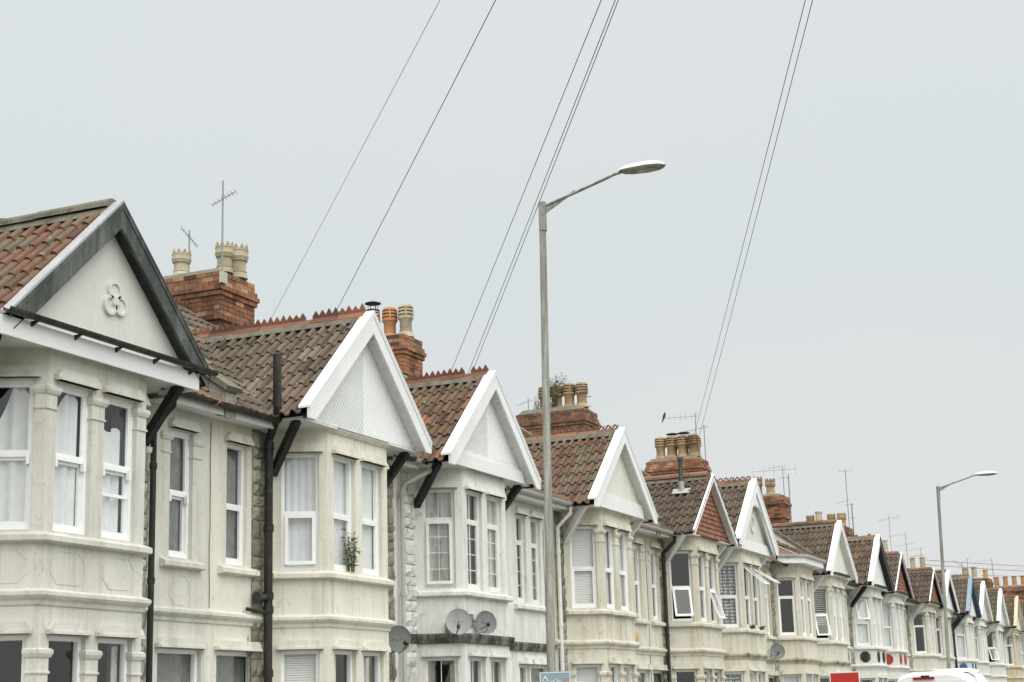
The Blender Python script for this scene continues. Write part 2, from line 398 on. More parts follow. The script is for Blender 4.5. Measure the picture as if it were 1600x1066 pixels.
        c = MB(); c.xf = base; z = z0+(z1-z0)*.3
        while z < z1-.03:
            c.quad((u0+.02, .15, z+.014), (u1-.02, .15, z+.014), (u1-.02, .172, z-.008), (u0+.02, .172, z-.008)); z += .055
        c.build('blind', 'blind_slat', f, h['org'])
    return f

def lintel(h, A, B, u0, u1, z, mat):
    """chamfered label mould over an opening"""
    A = Vector(A); B = Vector(B); U = (B-A).normalized(); Nn = Vector((-U.y, U.x)); mb = MB()
    P = lambda u, d, zz: Vector((A.x+U.x*u+Nn.x*d, A.y+U.y*u+Nn.y*d, zz))
    a, b = u0-.055, u1+.055
    mb.prism([P(a, -.004, z+.012), P(a, -.004, z+.055), P(a+.06, -.004, z+.125), P(b-.06, -.004, z+.125), P(b, -.004, z+.055), P(b, -.004, z+.012)], (-Nn.x*.06, -Nn.y*.06, 0))
    mb.prism([P(a+.02, 0, z+.012), P(a+.02, 0, z+.04), P(b-.02, 0, z+.04), P(b-.02, 0, z+.012)], (-Nn.x*.085, -Nn.y*.085, 0))
    mb.build('lintel', mat, h['o'], h['org'])

def capital(h, A, B, u0, u1, z, mat):
    """collar moulding wrapped across a pier"""
    A = Vector(A); B = Vector(B); U = (B-A).normalized(); mb = MB()
    a = A+U*u0; b = A+U*u1
    Nn = Vector((-U.y, U.x)); d = .07
    path = [(a.x+Nn.x*d, a.y+Nn.y*d), (a.x, a.y), (b.x, b.y), (b.x+Nn.x*d, b.y+Nn.y*d)]
    z += .03; mb.sweep(path, [(-.01, z-.15), (.014, z-.145), (.014, z-.125), (.003, z-.12), (.003, z), (.018, z+.01), (.034, z+.045), (.034, z+.08), (.014, z+.095), (-.01, z+.095)])
    mb.build('capital', mat, h['o'], h['org'])

def oct_panel(h, A, B, u0, u1, z0, z1, mat, solid=None):
    A = Vector(A); B = Vector(B); U = (B-A).normalized(); Nn = Vector((-U.y, U.x)); mb = MB()
    P = lambda u, z, d: Vector((A.x+U.x*u-Nn.x*d, A.y+U.y*u-Nn.y*d, z))
    ch = min(u1-u0, z1-z0)*.3
    def o(i): return [(u0+i+ch, z0+i), (u1-i-ch, z0+i), (u1-i, z0+i+ch), (u1-i, z1-i-ch), (u1-i-ch, z1-i), (u0+i+ch, z1-i), (u0+i, z1-i-ch), (u0+i, z0+i+ch)]
    if solid:
        mb.prism([P(u, z, .012) for u, z in o(0)], (Nn.x*.016, Nn.y*.016, 0)); mb.build('octagon_panel', solid, h['o'], h['org']); return
    a, b = o(0), o(.018)
    for i in range(8):
        j = (i+1) % 8
        mb.prism([P(*a[i], -.002), P(*a[j], -.002), P(*b[j], -.002), P(*b[i], -.002)], (-Nn.x*.007, -Nn.y*.007, 0))
    mb.build('moulded_panel', mat, h['o'], h['org'])

def tiles(mb, O, U, Vv, W, Ln, roll=.165, course=.33, seg=5, rnd=None, skip=None):
    """interlocking roll tiles laid in courses; every tile is its own little shell with a thick lip"""
    rnd = rnd or R; O = Vector(O); U = Vector(U).normalized(); Vv = Vector(Vv).normalized(); Nn = U.cross(Vv).normalized()
    if Nn.z < 0: Nn = -Nn
    nc = max(1, round(Ln/course)); cs = Ln/nc; nr = max(1, round(W/roll)); rw = W/nr
    prof = [(0, .012), (.22, .002), (.42, .004)]
    for k in range(seg+1):
        a = pi*k/seg; prof.append((.70-.26*cos(a), .006+.055*sin(a)))
    for c in range(nc):
        for r in range(nr):
            if skip and skip((r+.5)*rw, (c+.5)*cs): continue
            t = min(1, max(0, rnd.gauss(.5, .23))); jz = rnd.uniform(-.004, .005); jv = rnd.uniform(-.011, .011)
            v0 = c*cs-.03+jv; v1 = (c+1)*cs+.02; pts = []
            for q, hh in prof:
                pu = O+U*((r+q)*rw)
                pts += [pu+Vv*v0+Nn*(hh+.026+jz-.020), pu+Vv*v0+Nn*(hh+.030+jz), pu+Vv*v1+Nn*(hh+.0+jz*.5)]
            n = len(prof); f = []
            if rnd.random() < .015: pts = [p-Vv*.05+Nn*.006 for p in pts]
            sg = .018*sin(2.3*(r*rw)+c*.35)+.012*sin(5.1*(r*rw)+1.7); pts = [p+Nn*sg*.5 for p in pts]
            for k in range(n-1): f += [(3*k, 3*k+3, 3*k+4, 3*k+1), (3*k+1, 3*k+4, 3*k+5, 3*k+2)]
            mb.add(pts, f, t)

def stones(mb, x0, x1, y, z0, z1, rnd, hh=(.13, .24), bulge=.05, axis='x'):
    z = z0
    while z < z1-.03:
        h = min(rnd.uniform(*hh), z1-z); x = x0-rnd.uniform(0, .2)
        while x < x1:
            w = rnd.uniform(.2, .42); a = max(x, x0)+.006; b = min(x+w, x1)-.006
            if b-a > .04:
                n = 3; pts = []; k = rnd.uniform(.4, 1)
                for i in range(n+1):
                    for j in range(n+1):
                        e = (0 if i in (0, n) else 1)*(0 if j in (0, n) else 1)
                        pts.append((a+(b-a)*i/n+rnd.uniform(-.008, .008), y-.012-bulge*k*e*rnd.uniform(.5, 1.1)-(0 if e else rnd.uniform(0, .01)), z+.006+(h-.012)*j/n+rnd.uniform(-.006, .006)))
                fs = [(i*(n+1)+j, (i+1)*(n+1)+j, (i+1)*(n+1)+j+1, i*(n+1)+j+1) for i in range(n) for j in range(n)]
                q = len(pts); pts += [(a, y+.01, z+.006), (b, y+.01, z+.006), (b, y+.01, z+h-.006), (a, y+.01, z+h-.006)]
                c = [0, n*(n+1), n*(n+1)+n, n]
                for i in range(4): fs.append((c[i], q+i, q+(i+1) % 4, c[(i+1) % 4]))
                mb.add(pts, fs, rnd.random())
            x += w
        z += h

def pot_profile(kind, H=.48, r=.135):
    if kind == 'crown':
        return [(r*1.18, 0), (r*1.05, H*.14), (r*.98, H*.18), (r*1.04, H*.19), (r*1.04, H*.21), (r*.93, H*.22), (r*.93, H*.50), (r*1.12, H*.53), (r*1.12, H*.58), (r*1.22, H*.62), (r*1.24, H*.66), (r*1.18, H*.68), (r*1.18, H*.82), (r*1.22, H*.83), (r*1.22, H*.86), (r*1.16, H*.87)]
    if kind == 'louvre':
        p = [(r*1.25, 0), (r*1.0, H*.16), (r*.92, H*.18), (r*.97, H*.19), (r*.97, H*.205), (r*.9, H*.21), (r*.9, H*.48), (r*.97, H*.5), (r*.93, H*.52), (r*1.15, H*.58)]
        for k in range(3):
            z = .60+k*.11; p += [(r*1.15, H*z), (r*1.12, H*(z+.06)), (r*.85, H*(z+.065)), (r*.85, H*(z+.10)), (r*1.12, H*(z+.105))]
        return p+[(r*1.1, H*.93), (r*.95, H), (r*.7, H*1.0)]
    return [(r*1.1, 0), (r*.98, H*.1), (r*.9, H*.12), (r*.85, H*.88), (r*1.0, H*.89), (r*1.0, H*.98), (r*.9, H)]

def chimney(h, xc, hw=.5, y0=13.95, y1=15.3, top=8.72, base=6.9, brick='brick_red', pots=(), dash=False, lod=0, seed=1):
    rnd = random.Random(seed*31+5)
    core = MB(); i = .012
    # stepped profile in brick courses
    ch = .078; n = int((top-7.6)/ch); prof = []
    for k in range(n):
        kk = n-k      # courses from the top
        out = {1: .0, 2: 0, 3: .03, 4: .06, 5: .03}.get(kk, .0 if kk < 6 else (.0 if kk < 9 else -.0))
        if 5 < kk <= 10: out = .0
        if kk > 10: out = -.035
        if kk == 10: out = .012
        prof.append((7.6+k*ch, out))
    for z, o in prof: core.box(xc-hw-o+i, xc+hw+o-i, y0-o+i, y1+o-i, z, z+ch)
    core.box(xc-hw+.05, xc+hw-.05, y0+.05, y1-.05, base, 7.6)
    cobj = core.build('chimney', 'mortar', h['o'], h['org'])
    bk = MB(); bl = .225
    for ci, (z, o) in enumerate(prof):
        X0, X1, Y0, Y1 = xc-hw-o, xc+hw+o, y0-o, y1+o; g = .009
        for side in range(4):
            if side == 2 and lod: continue
            ln = (X1-X0) if side in (0, 2) else (Y1-Y0); s = (0 if (ci+side) % 2 else .1125); u = s-bl
            while u < ln-.02:
                a = max(u, 0)+g/2; b = min(u+bl, ln)-g/2
                if b-a > .03:
                    j = rnd.uniform(-.004, .005); t = min(1, max(0, rnd.gauss(.5, .25)))
                    zz0, zz1 = z+g/2, z+ch-g/2
                    if side == 0: bk.box(X0+a, X0+b, Y0-j-.004, Y0+.03, zz0, zz1, t)
                    elif side == 1: bk.box(X0-j-.004, X0+.03, Y0+a, Y0+b, zz0, zz1, t)
                    elif side == 2: bk.box(X0+a, X0+b, Y1-.03, Y1+j+.004, zz0, zz1, t)
                    else: bk.box(X1-.03, X1+j+.004, Y0+a, Y0+b, zz0, zz1, t)
                u += bl
    bk.build('brickwork', brick, cobj, h['org'])
    fl = MB(); o = .0
    a = [(xc-hw+.02, y0+.02, prof[-1][0]+ch-.01), (xc+hw-.02, y0+.02, prof[-1][0]+ch-.01), (xc+hw-.02, y1-.02, prof[-1][0]+ch-.01), (xc-hw+.02, y1-.02, prof[-1][0]+ch-.01)]
    b = [(xc-hw+.13, y0+.15, top+.045), (xc+hw-.13, y0+.15, top+.045), (xc+hw-.13, y1-.15, top+.045), (xc-hw+.13, y1-.15, top+.045)]
    fl.add(a+b, [(4, 5, 6, 7), (0, 1, 5, 4), (1, 2, 6, 5), (2, 3, 7, 6), (3, 0, 4, 7), (3, 2, 1, 0)])
    fl.build('flaunching', 'flaunch', cobj, h['org'])
    if dash:
        d = MB()
        zt = prof[n-11][0]+ch
        for (xa, xb, ya, yb) in dash: d.box(xa, xb, ya, yb, 6.9, zt-.03)
        d.build('pebbledash_patch', 'pebbledash', cobj, h['org'])
    for p in pots:
        px, py, kind, mat = p[:4]; H = p[4] if len(p) > 4 else .52; r = p[5] if len(p) > 5 else .125
        pm = MB(); pm.lathe((px, py, top+.03), pot_profile(kind, H, r), 18 if lod == 0 else 10, t=rnd.random())
        if kind == 'crown':
            z = top+.03+H*.87; q = 10
            for k in range(q):
                a0, a1 = 2*pi*k/q, 2*pi*(k+1)/q; am = (a0+a1)/2; rr = r*1.16
                w0 = V(px+rr*cos(a0), py+rr*sin(a0), z-.01); w1 = V(px+rr*cos(a1), py+rr*sin(a1), z-.01); tp = V(px+rr*1.06*cos(am), py+rr*1.06*sin(am), z+H*.15)
                s = .8; i0 = V(px+rr*s*cos(a0), py+rr*s*sin(a0), z-.01); i1 = V(px+rr*s*cos(a1), py+rr*s*sin(a1), z-.01); it = V(px+rr*.9*cos(am), py+rr*.9*sin(am), z+H*.14)
                pm.add([w0, w1, tp, i0, i1, it], [(0, 1, 2), (3, 5, 4), (0, 2, 5, 3), (1, 4, 5, 2)])
        if kind == 'louvre':
            for k in range(4):
                a0 = k*pi/2+.5
                pm.beam((px+r*1.07*cos(a0), py+r*1.07*sin(a0), top+.03+H*.57), (px+r*1.02*cos(a0), py+r*1.02*sin(a0), top+.03+H*.95), .03, .03, up=(cos(a0), sin(a0), 0))
        po = pm.build('chimney_pot', mat, cobj, h['org'], True)
        if len(p) > 6 and p[6]:
            cm = MB(); zt = top+.03+H
            for k in range(6):
                a0 = 2*pi*k/6; cm.tube([(px+r*.8*cos(a0), py+r*.8*sin(a0), zt-.02), (px+r*.8*cos(a0), py+r*.8*sin(a0), zt+.15)], .006, 5)
            cm.lathe((px, py, zt+.14), [(r*1.35, 0), (r*1.35, .012), (r*.7, .04), (.01, .05)], 18)
            cm.lathe((px, py, zt-.01), [(r*1.12, 0), (r*1.12, .02), (r*.9, .03), (r*.85, .03)], 18)
            cm.build('cowl', 'cowl', cobj, h['org'])

def crest(h, parent, P, Q, style, mat, rnd):
    """ridge tiles from P to Q with the crest of that style"""
    P = Vector(P); Q = Vector(Q); d = (Q-P); Ln = d.length; d.normalize(); sd = d.cross(Vector((0, 0, 1))).normalized(); mb = MB()
    n = max(1, round(Ln/.45)); sl = Ln/n
    for i in range(n):
        t = rnd.random(); a = P+d*(i*sl+.004); b = P+d*((i+1)*sl-.004)
        jz = Vector((0, 0, rnd.uniform(-.006, .008)))
        if style in ('round', 'plainround'):
            pts = []
            for e in (a, b):
                for k in range(7):
                    an = pi*k/6; pts.append(e+jz+sd*(.12*cos(an))+Vector((0, 0, -.03+.11*sin(an))))
            mb.add(pts, [(k, k+1, k+8, k+7) for k in range(6)]+[tuple(range(6, -1, -1)), tuple(range(7, 14))], t)
        else:
            prof = [(-.095, -.065), (-.10, -.05), (-.02, .035), (.02, .035), (.10, -.05), (.095, -.065), (0, .01)]
            pts = [e+jz+sd*u+Vector((0, 0, w)) for e in (a, b) for u, w in prof]; k = len(prof)
            mb.add(pts, [(j, (j+1) % k, k+(j+1) % k, k+j) for j in range(k)]+[tuple(range(k-1, -1, -1)), tuple(range(k, 2*k))], t)
        if style == 'teeth':
            q = 4; w = sl/q
            for j in range(q):
                c = a+d*(w*(j+.5)-.004)+jz; hh = .155+rnd.uniform(-.02, .008)
                if rnd.random() < .06: continue
                mb.prism([c-d*w*.48+Vector((0, 0, .02))-sd*.012, c-d*w*.46+Vector((0, 0, .075))-sd*.012, c+Vector((0, 0, hh))-sd*.012, c+d*w*.46+Vector((0, 0, .075))-sd*.012, c+d*w*.48+Vector((0, 0, .02))-sd*.012], sd*.024, t)
        elif style == 'diamond':
            q = 3; w = sl/q
            for j in range(q):
                c = a+d*(w*(j+.5)-.004)+jz
                for sg in (-1, 1): 
                    mb.beam(c+d*(sg*w*.5)+Vector((0, 0, .03)), c+Vector((0, 0, .115)), .022, .028, up=sd, t=t)
                mb.beam(c-d*w*.5+Vector((0, 0, .105)), c+Vector((0, 0, .03)), .014, .012, up=sd, t=t)
        elif style == 'bumps':
            c = a+d*sl*.5+jz; mb.prism([c-d*.06+Vector((0, 0, .03))-sd*.02, c-d*.03+Vector((0, 0, .085))-sd*.02, c+d*.03+Vector((0, 0, .085))-sd*.02, c+d*.06+Vector((0, 0, .03))-sd*.02], sd*.04, t)
    mb.build('ridge_tiles', mat, parent, h['org'])
    bd = MB(); bd.prism([P+sd*.15+Vector((0, 0, -.125)), P+sd*.09+Vector((0, 0, -.035)), P-sd*.09+Vector((0, 0, -.035)), P-sd*.15+Vector((0, 0, -.125))], Q-P); bd.build('ridge_bedding', 'concrete_moss', parent, h['org'])

def trefoil(h, cx, cy, cz, parent):
    mb = MB(); n = 20
    for k in range(3):
        a = pi/2+k*2*pi/3+.12; ox, oz = cx+.10*cos(a), cz+.105*sin(a)
        # raised ring
        for (ro, ri, dp) in ((.115, .068, .035),):
            vs = []
            for i in range(n):
                b = 2*pi*i/n
                for rr, yy in ((ro, cy), (ro-.008, cy-dp), (ri+.008, cy-dp), (ri, cy)): vs.append((ox+rr*cos(b), yy, oz+rr*sin(b)))
            mb.add(vs, [(4*i+j, 4*((i+1) % n)+j, 4*((i+1) % n)+j+1, 4*i+j+1) for i in range(n) for j in range(3)])
        mb.lathe((ox, cy+.004, oz), [(.108, 0), (.108, .018), (.09, .020)], 20, axis=(0, -1, 0))
    mb.lathe((cx, cy+.002, cz), [(.062, 0), (.06, .034), (.045, .038)], 12, axis=(0, -1, 0))
    mb.prism([(cx+.10*cos(pi/2+k*2*pi/3+.12), cy-.001, cz+.105*sin(pi/2+k*2*pi/3+.12)) for k in range(3)], (0, -.022, 0))
    return mb.build('trefoil_emblem', 'gable_grey', parent, h['org'])

def strut(h, xa, xb, mat, corbel=None, w=.085):
    mb = MB(); mb.beam((xa, YF+.0, ZE-.03), (xb, YW-.02, 4.78), w, .11, up=(0, 0, 1))
    mb.build('bracket', mat, h['o'], h['org'])
    if corbel:
        c = MB(); c.prism([(xb-.05, YW, 4.76), (xb-.05, YW-.12, 4.74), (xb-.05, YW-.11, 4.68), (xb-.05, YW-.04, 4.63), (xb-.05, YW, 4.56)], (.10, 0, 0)); c.build('corbel', corbel, h['o'], h['org'])

def gutter(mb, pts, r=.055):
    for (p, q) in zip(pts[:-1], pts[1:]):
        p = Vector(p); q = Vector(q); d = (q-p).normalized(); sd = d.cross(Vector((0, 0, 1))).normalized(); vs = []
        for e in (p, q):
            for rr in (r, r-.008):
                for k in range(7):
                    a = pi+pi*k/6; vs.append(e+sd*(rr*cos(a))+Vector((0, 0, rr*sin(a))))
        f = [(k, k+1, 14+k+1, 14+k) for k in range(6)]+[(7+k+1, 7+k, 21+k, 21+k+1) for k in range(6)]+[(0, 7, 21, 14), (6, 13, 27, 20)]
        f += [(k, 7+k, 8+k, k+1) for k in range(6)]+[(14+k+1, 22+k, 21+k, 14+k) for k in range(6)]
        mb.add(vs, f)

def gable(h, c, g):
    """front gable over the bay: roof wings, boards, panel, soffit"""
    o, org = h['o'], h['org']; rnd = h['rnd']; y0 = g.get('y', 10.34); yb = 13.35
    W = g.get('w', GW); top = g.get('top', GT); s = g.get('s', GS); yp = YF-.08
    zt = lambda u: top-s*abs(u)
    k = sqrt(1+s*s); bt = g.get('bt', .2)*k       # vertical thickness of the board
    roof = MB(); ZO = .045*k
    for sg in (-1, 1):
        yt = y0+(.11 if g.get('cap', True) else -.02); O = V(c+sg*(W+.02), yt, zt(W+.02)-ZO-.02); Ud = V(0, 1, 0); Vd = V(-sg, 0, s).normalized()
        tiles(roof, O, Ud, Vd, yb-yt, (W+.02)*k, g.get('roll', .165), g.get('course', .325), h['seg'], rnd)
    ro = roof.build('gable_roof', g['tile'], o, org, False)
    # under-boarding so nothing shows through
    ub = MB()
    for sg in (-1, 1):
        a = V(c+sg*W, y0+.06, zt(W)-ZO-.06); b = V(c, y0+.06, top-ZO-.06)
        ub.quad(a, b, b+V(0, yb-y0, 0), a+V(0, yb-y0, 0))
    ub.build('roof_deck', 'interior', ro, org)
    crest(h, ro, (c, y0+.12, top-.01), (c, yb+.05, top-.01), g.get('crest', 'teeth'), g.get('cmat', 'ridge_red'), rnd)
    bm = g.get('board', 'board_white'); sm = g.get('soffit', 'soffit_white'); rm = g.get('rboard', bm)
    for sg in (-1, 1):
        m = bm if sg < 0 else rm
        b = MB(); e = W+.03; zc = g.get('cut', zt(e)-.13)
        if zc > zt(e)-.02: e = (top-zc)/s-.0; zc = zt(e)
        P = [(c, y0, top), (c+sg*e, y0, zt(e)+.001), (c+sg*e, y0, zc), (c+sg*(top-bt-zc)/s, y0, zc), (c, y0, top-bt)]
        b.prism(P, (0, .035, 0))
        # verge capping: wraps over the edge of the tiles
        tpk = .035
        b.prism([(c+sg*e, y0-.006, zt(e)+.0), (c+sg*e, y0-.006, zt(e)+tpk), (c, y0-.006, top+tpk), (c, y0-.006, top)], (0, .17, 0)) if False else None
        b.prism([(c+sg*e, y0-.010, zt(e)-.05), (c+sg*e, y0-.010, zt(e)-.002), (c, y0-.010, top-.002), (c, y0-.010, top-.05)], (0, .012, 0))
        bo = b.build('barge_board', m, o, org)
        if g.get('cap', True):
            vc = MB(); vc.prism([(c+sg*(e+.01), y0-.012, zt(e)+.003), (c+sg*(e+.01), y0-.012, zt(e)+tpk), (c, y0-.012, top+tpk), (c, y0-.012, top+.003)], (0, g.get('capw', .17), 0)); vc.build('verge_cap', g.get('capm', bm) if sg < 0 else m, bo, org)
        sf = MB(); ue = min(e-.05, (top-bt+.035-(h['zs']-.02))/s)
        sf.prism([(c+sg*ue, y0+.036, zt(ue)-bt+.035), (c+sg*ue, y0+.036, zt(ue)-bt+.05), (c, y0+.036, top-bt+.05), (c, y0+.036, top-bt+.035)], (0, yp-y0-.03, 0))
        if bm.endswith('white') or bm.endswith('aged'):
            q = -1
            for i in range(1, int(ue*k/.1)):
                u = ue-i*.1/k; sf.beam((c+sg*u, y0+.04, zt(u)-bt+.03), (c+sg*u, yp, zt(u)-bt+.03), .006, .008)
        sf.build('soffit', sm, o, org)
        # closing wedge at the foot (eaves box)
        eb = MB(); zb = zt(e)-bt*.8
        eb.box(min(c+sg*(W-.05), c+sg*(BF-.1)), max(c+sg*(W-.05), c+sg*(BF-.1)), yp-.02, YW+.02, h['zs']-.03, h['zs']-.01)
        eb.box(min(c+sg*(W-.08), c+sg*(W-.05)), max(c+sg*(W-.08), c+sg*(W-.05)), yp-.02, YE, h['zs']-.01, zt(W)-.10)
        eb.build('eaves_soffit', g.get('esoffit', sm if 'black' not in sm else 'soffit_white'), o, org)
    # panel
    zb = h['zs']+.005; kind = g['type']; uw = (top-bt+.06-zb)/s
    tri = [(c-uw, yp, zb), (c+uw, yp, zb), (c, yp, top-bt+.06)]
    pm = MB()
    pm.prism(tri, (0, .05, 0)); po = pm.build('gable_panel', {'render': g.get('panel', 'gable_cream'), 'chevron': 'board_white', 'clad': 'board_white', 'redtile': 'hung_tile'}[kind], o, org)
    det = MB(); ht = lambda u: top-bt+.05-s*abs(u)
    if kind == 'chevron':      # diagonal boards meeting on the centre line
        st = .085; kk = 0; zlo = zb+(g.get('baseh', 0) and .22)
        for sg in (-1, 1):
            b0 = zlo-uw
            cc = zlo-uw*1.0
            while cc < top:
                # line z = cc + u (board runs up and out from the centre... v shaped)
                pts = []
                for i in range(41):
                    u = uw*i/40; z = cc+u*1.0
                    if zlo < z < ht(u): pts.append((u, z))
                if len(pts) > 1:
                    (ua, za), (ub_, zb_) = pts[0], pts[-1]
                    det.beam((c+sg*ua, yp-.003, za), (c+sg*ub_, yp-.003, zb_), .006, .006, up=(0, 1, 0))
                cc += st
        dm = 'board_white'
        det.box(c-.004, c+.004, yp-.005, yp-.001, zlo, top-bt); det.build('board_grooves', dm, po, org)
    elif kind == 'clad':
        z = zb+.1
        while z < top-bt-.1:
            u = (top-bt+.05-z)/s; det.prism([(c-u, yp-.002, z), (c-u, yp-.018, z), (c-u, yp-.002, z+.09)], (2*u, 0, 0)); z += .1
        det.build('cladding_boards', 'board_white', po, org)
    elif kind == 'redtile':
        z = zb; r = 0
        while z < top-bt:
            u = (top-bt+.05-z)/s-.02; x = -u-(r % 2)*.08
            while x < u:
                a, b_ = max(x, -u)+.002, min(x+.165, u)-.002
                if b_-a > .03: det.add([(c+a, yp-.03, z), (c+b_, yp-.03, z), (c+b_, yp-.004, z+.13), (c+a, yp-.004, z+.13), (c+a, yp-.001, z), (c+b_, yp-.001, z)], [(0, 1, 2, 3), (4, 5, 1, 0), (0, 3, 4), (1, 5, 2)], rnd.random())
                x += .165
            z += .105; r += 1
        det.build('hung_tiles', 'hung_tile', po, org)
    if g.get('arch'):
        am = MB(); n = 14
        for sg in (-1, 1):
            lo = []; hi = []
            for i in range(n+1):
                t = i/n; u = sg*(W-.12)*(1-t)
                hi.append(V(c+u, y0+.04, zt(u)-bt+.03)); q = sin(t*pi); 
                lo.append(V(c+u*(1-.0), y0+.04, zt(u)-bt-.02-.11*abs(sin(t*pi*1.5))-(.15 if t > .9 else 0)*t))
            for i in range(n): am.prism([lo[i], lo[i+1], hi[i+1], hi[i]], (0, .03, 0))
        am.build('arched_trim', bm, o, org)
        ov = MB(); n = 20; vs = []
        for i in range(n):
            b = 2*pi*i/n
            for rr, yy in ((1, yp), (.97, yp-.035), (.72, yp-.035), (.68, yp)): vs.append((c+.16*rr*cos(b), yy, 6.05+.22*rr*sin(b)))
        ov.add(vs, [(4*i+j, 4*((i+1) % n)+j, 4*((i+1) % n)+j+1, 4*i+j+1) for i in range(n) for j in range(3)]); ov.build('oval_emblem', g.get('panel', 'gable_cream'), po, org)
    if g.get('emblem') == 'trefoil': trefoil(h, c+.1, yp, 6.05, po)
    if g.get('baseh'):
        b = MB(); bh = g['baseh']; zb0 = h['zs']-.03; u = (top-bt+.05-(zb0+bh))/s
        b.prism([(c-u-.05, yp-.012, zb0), (c+u+.05, yp-.012, zb0), (c+u-.0, yp-.012, zb0+bh), (c-u+.0, yp-.012, zb0+bh)], (0, -.03, 0))
        b.build('fascia_board', g.get('basemat', 'board_white'), o, org)
    # lead valleys against the main roof
    va = MB()
    for sg in (-1, 1):
        ue = W; zl = zt(ue)-.05; pL = V(c+sg*ue, YE+(zl-ZE)/MS, zl+.01); pT = V(c, YE+(top-.08-ZE)/MS, top-.075)
        va = MB(); va.beam(pL, pT, .10, .02); va.build('valley_flashing', 'lead', ro, org)

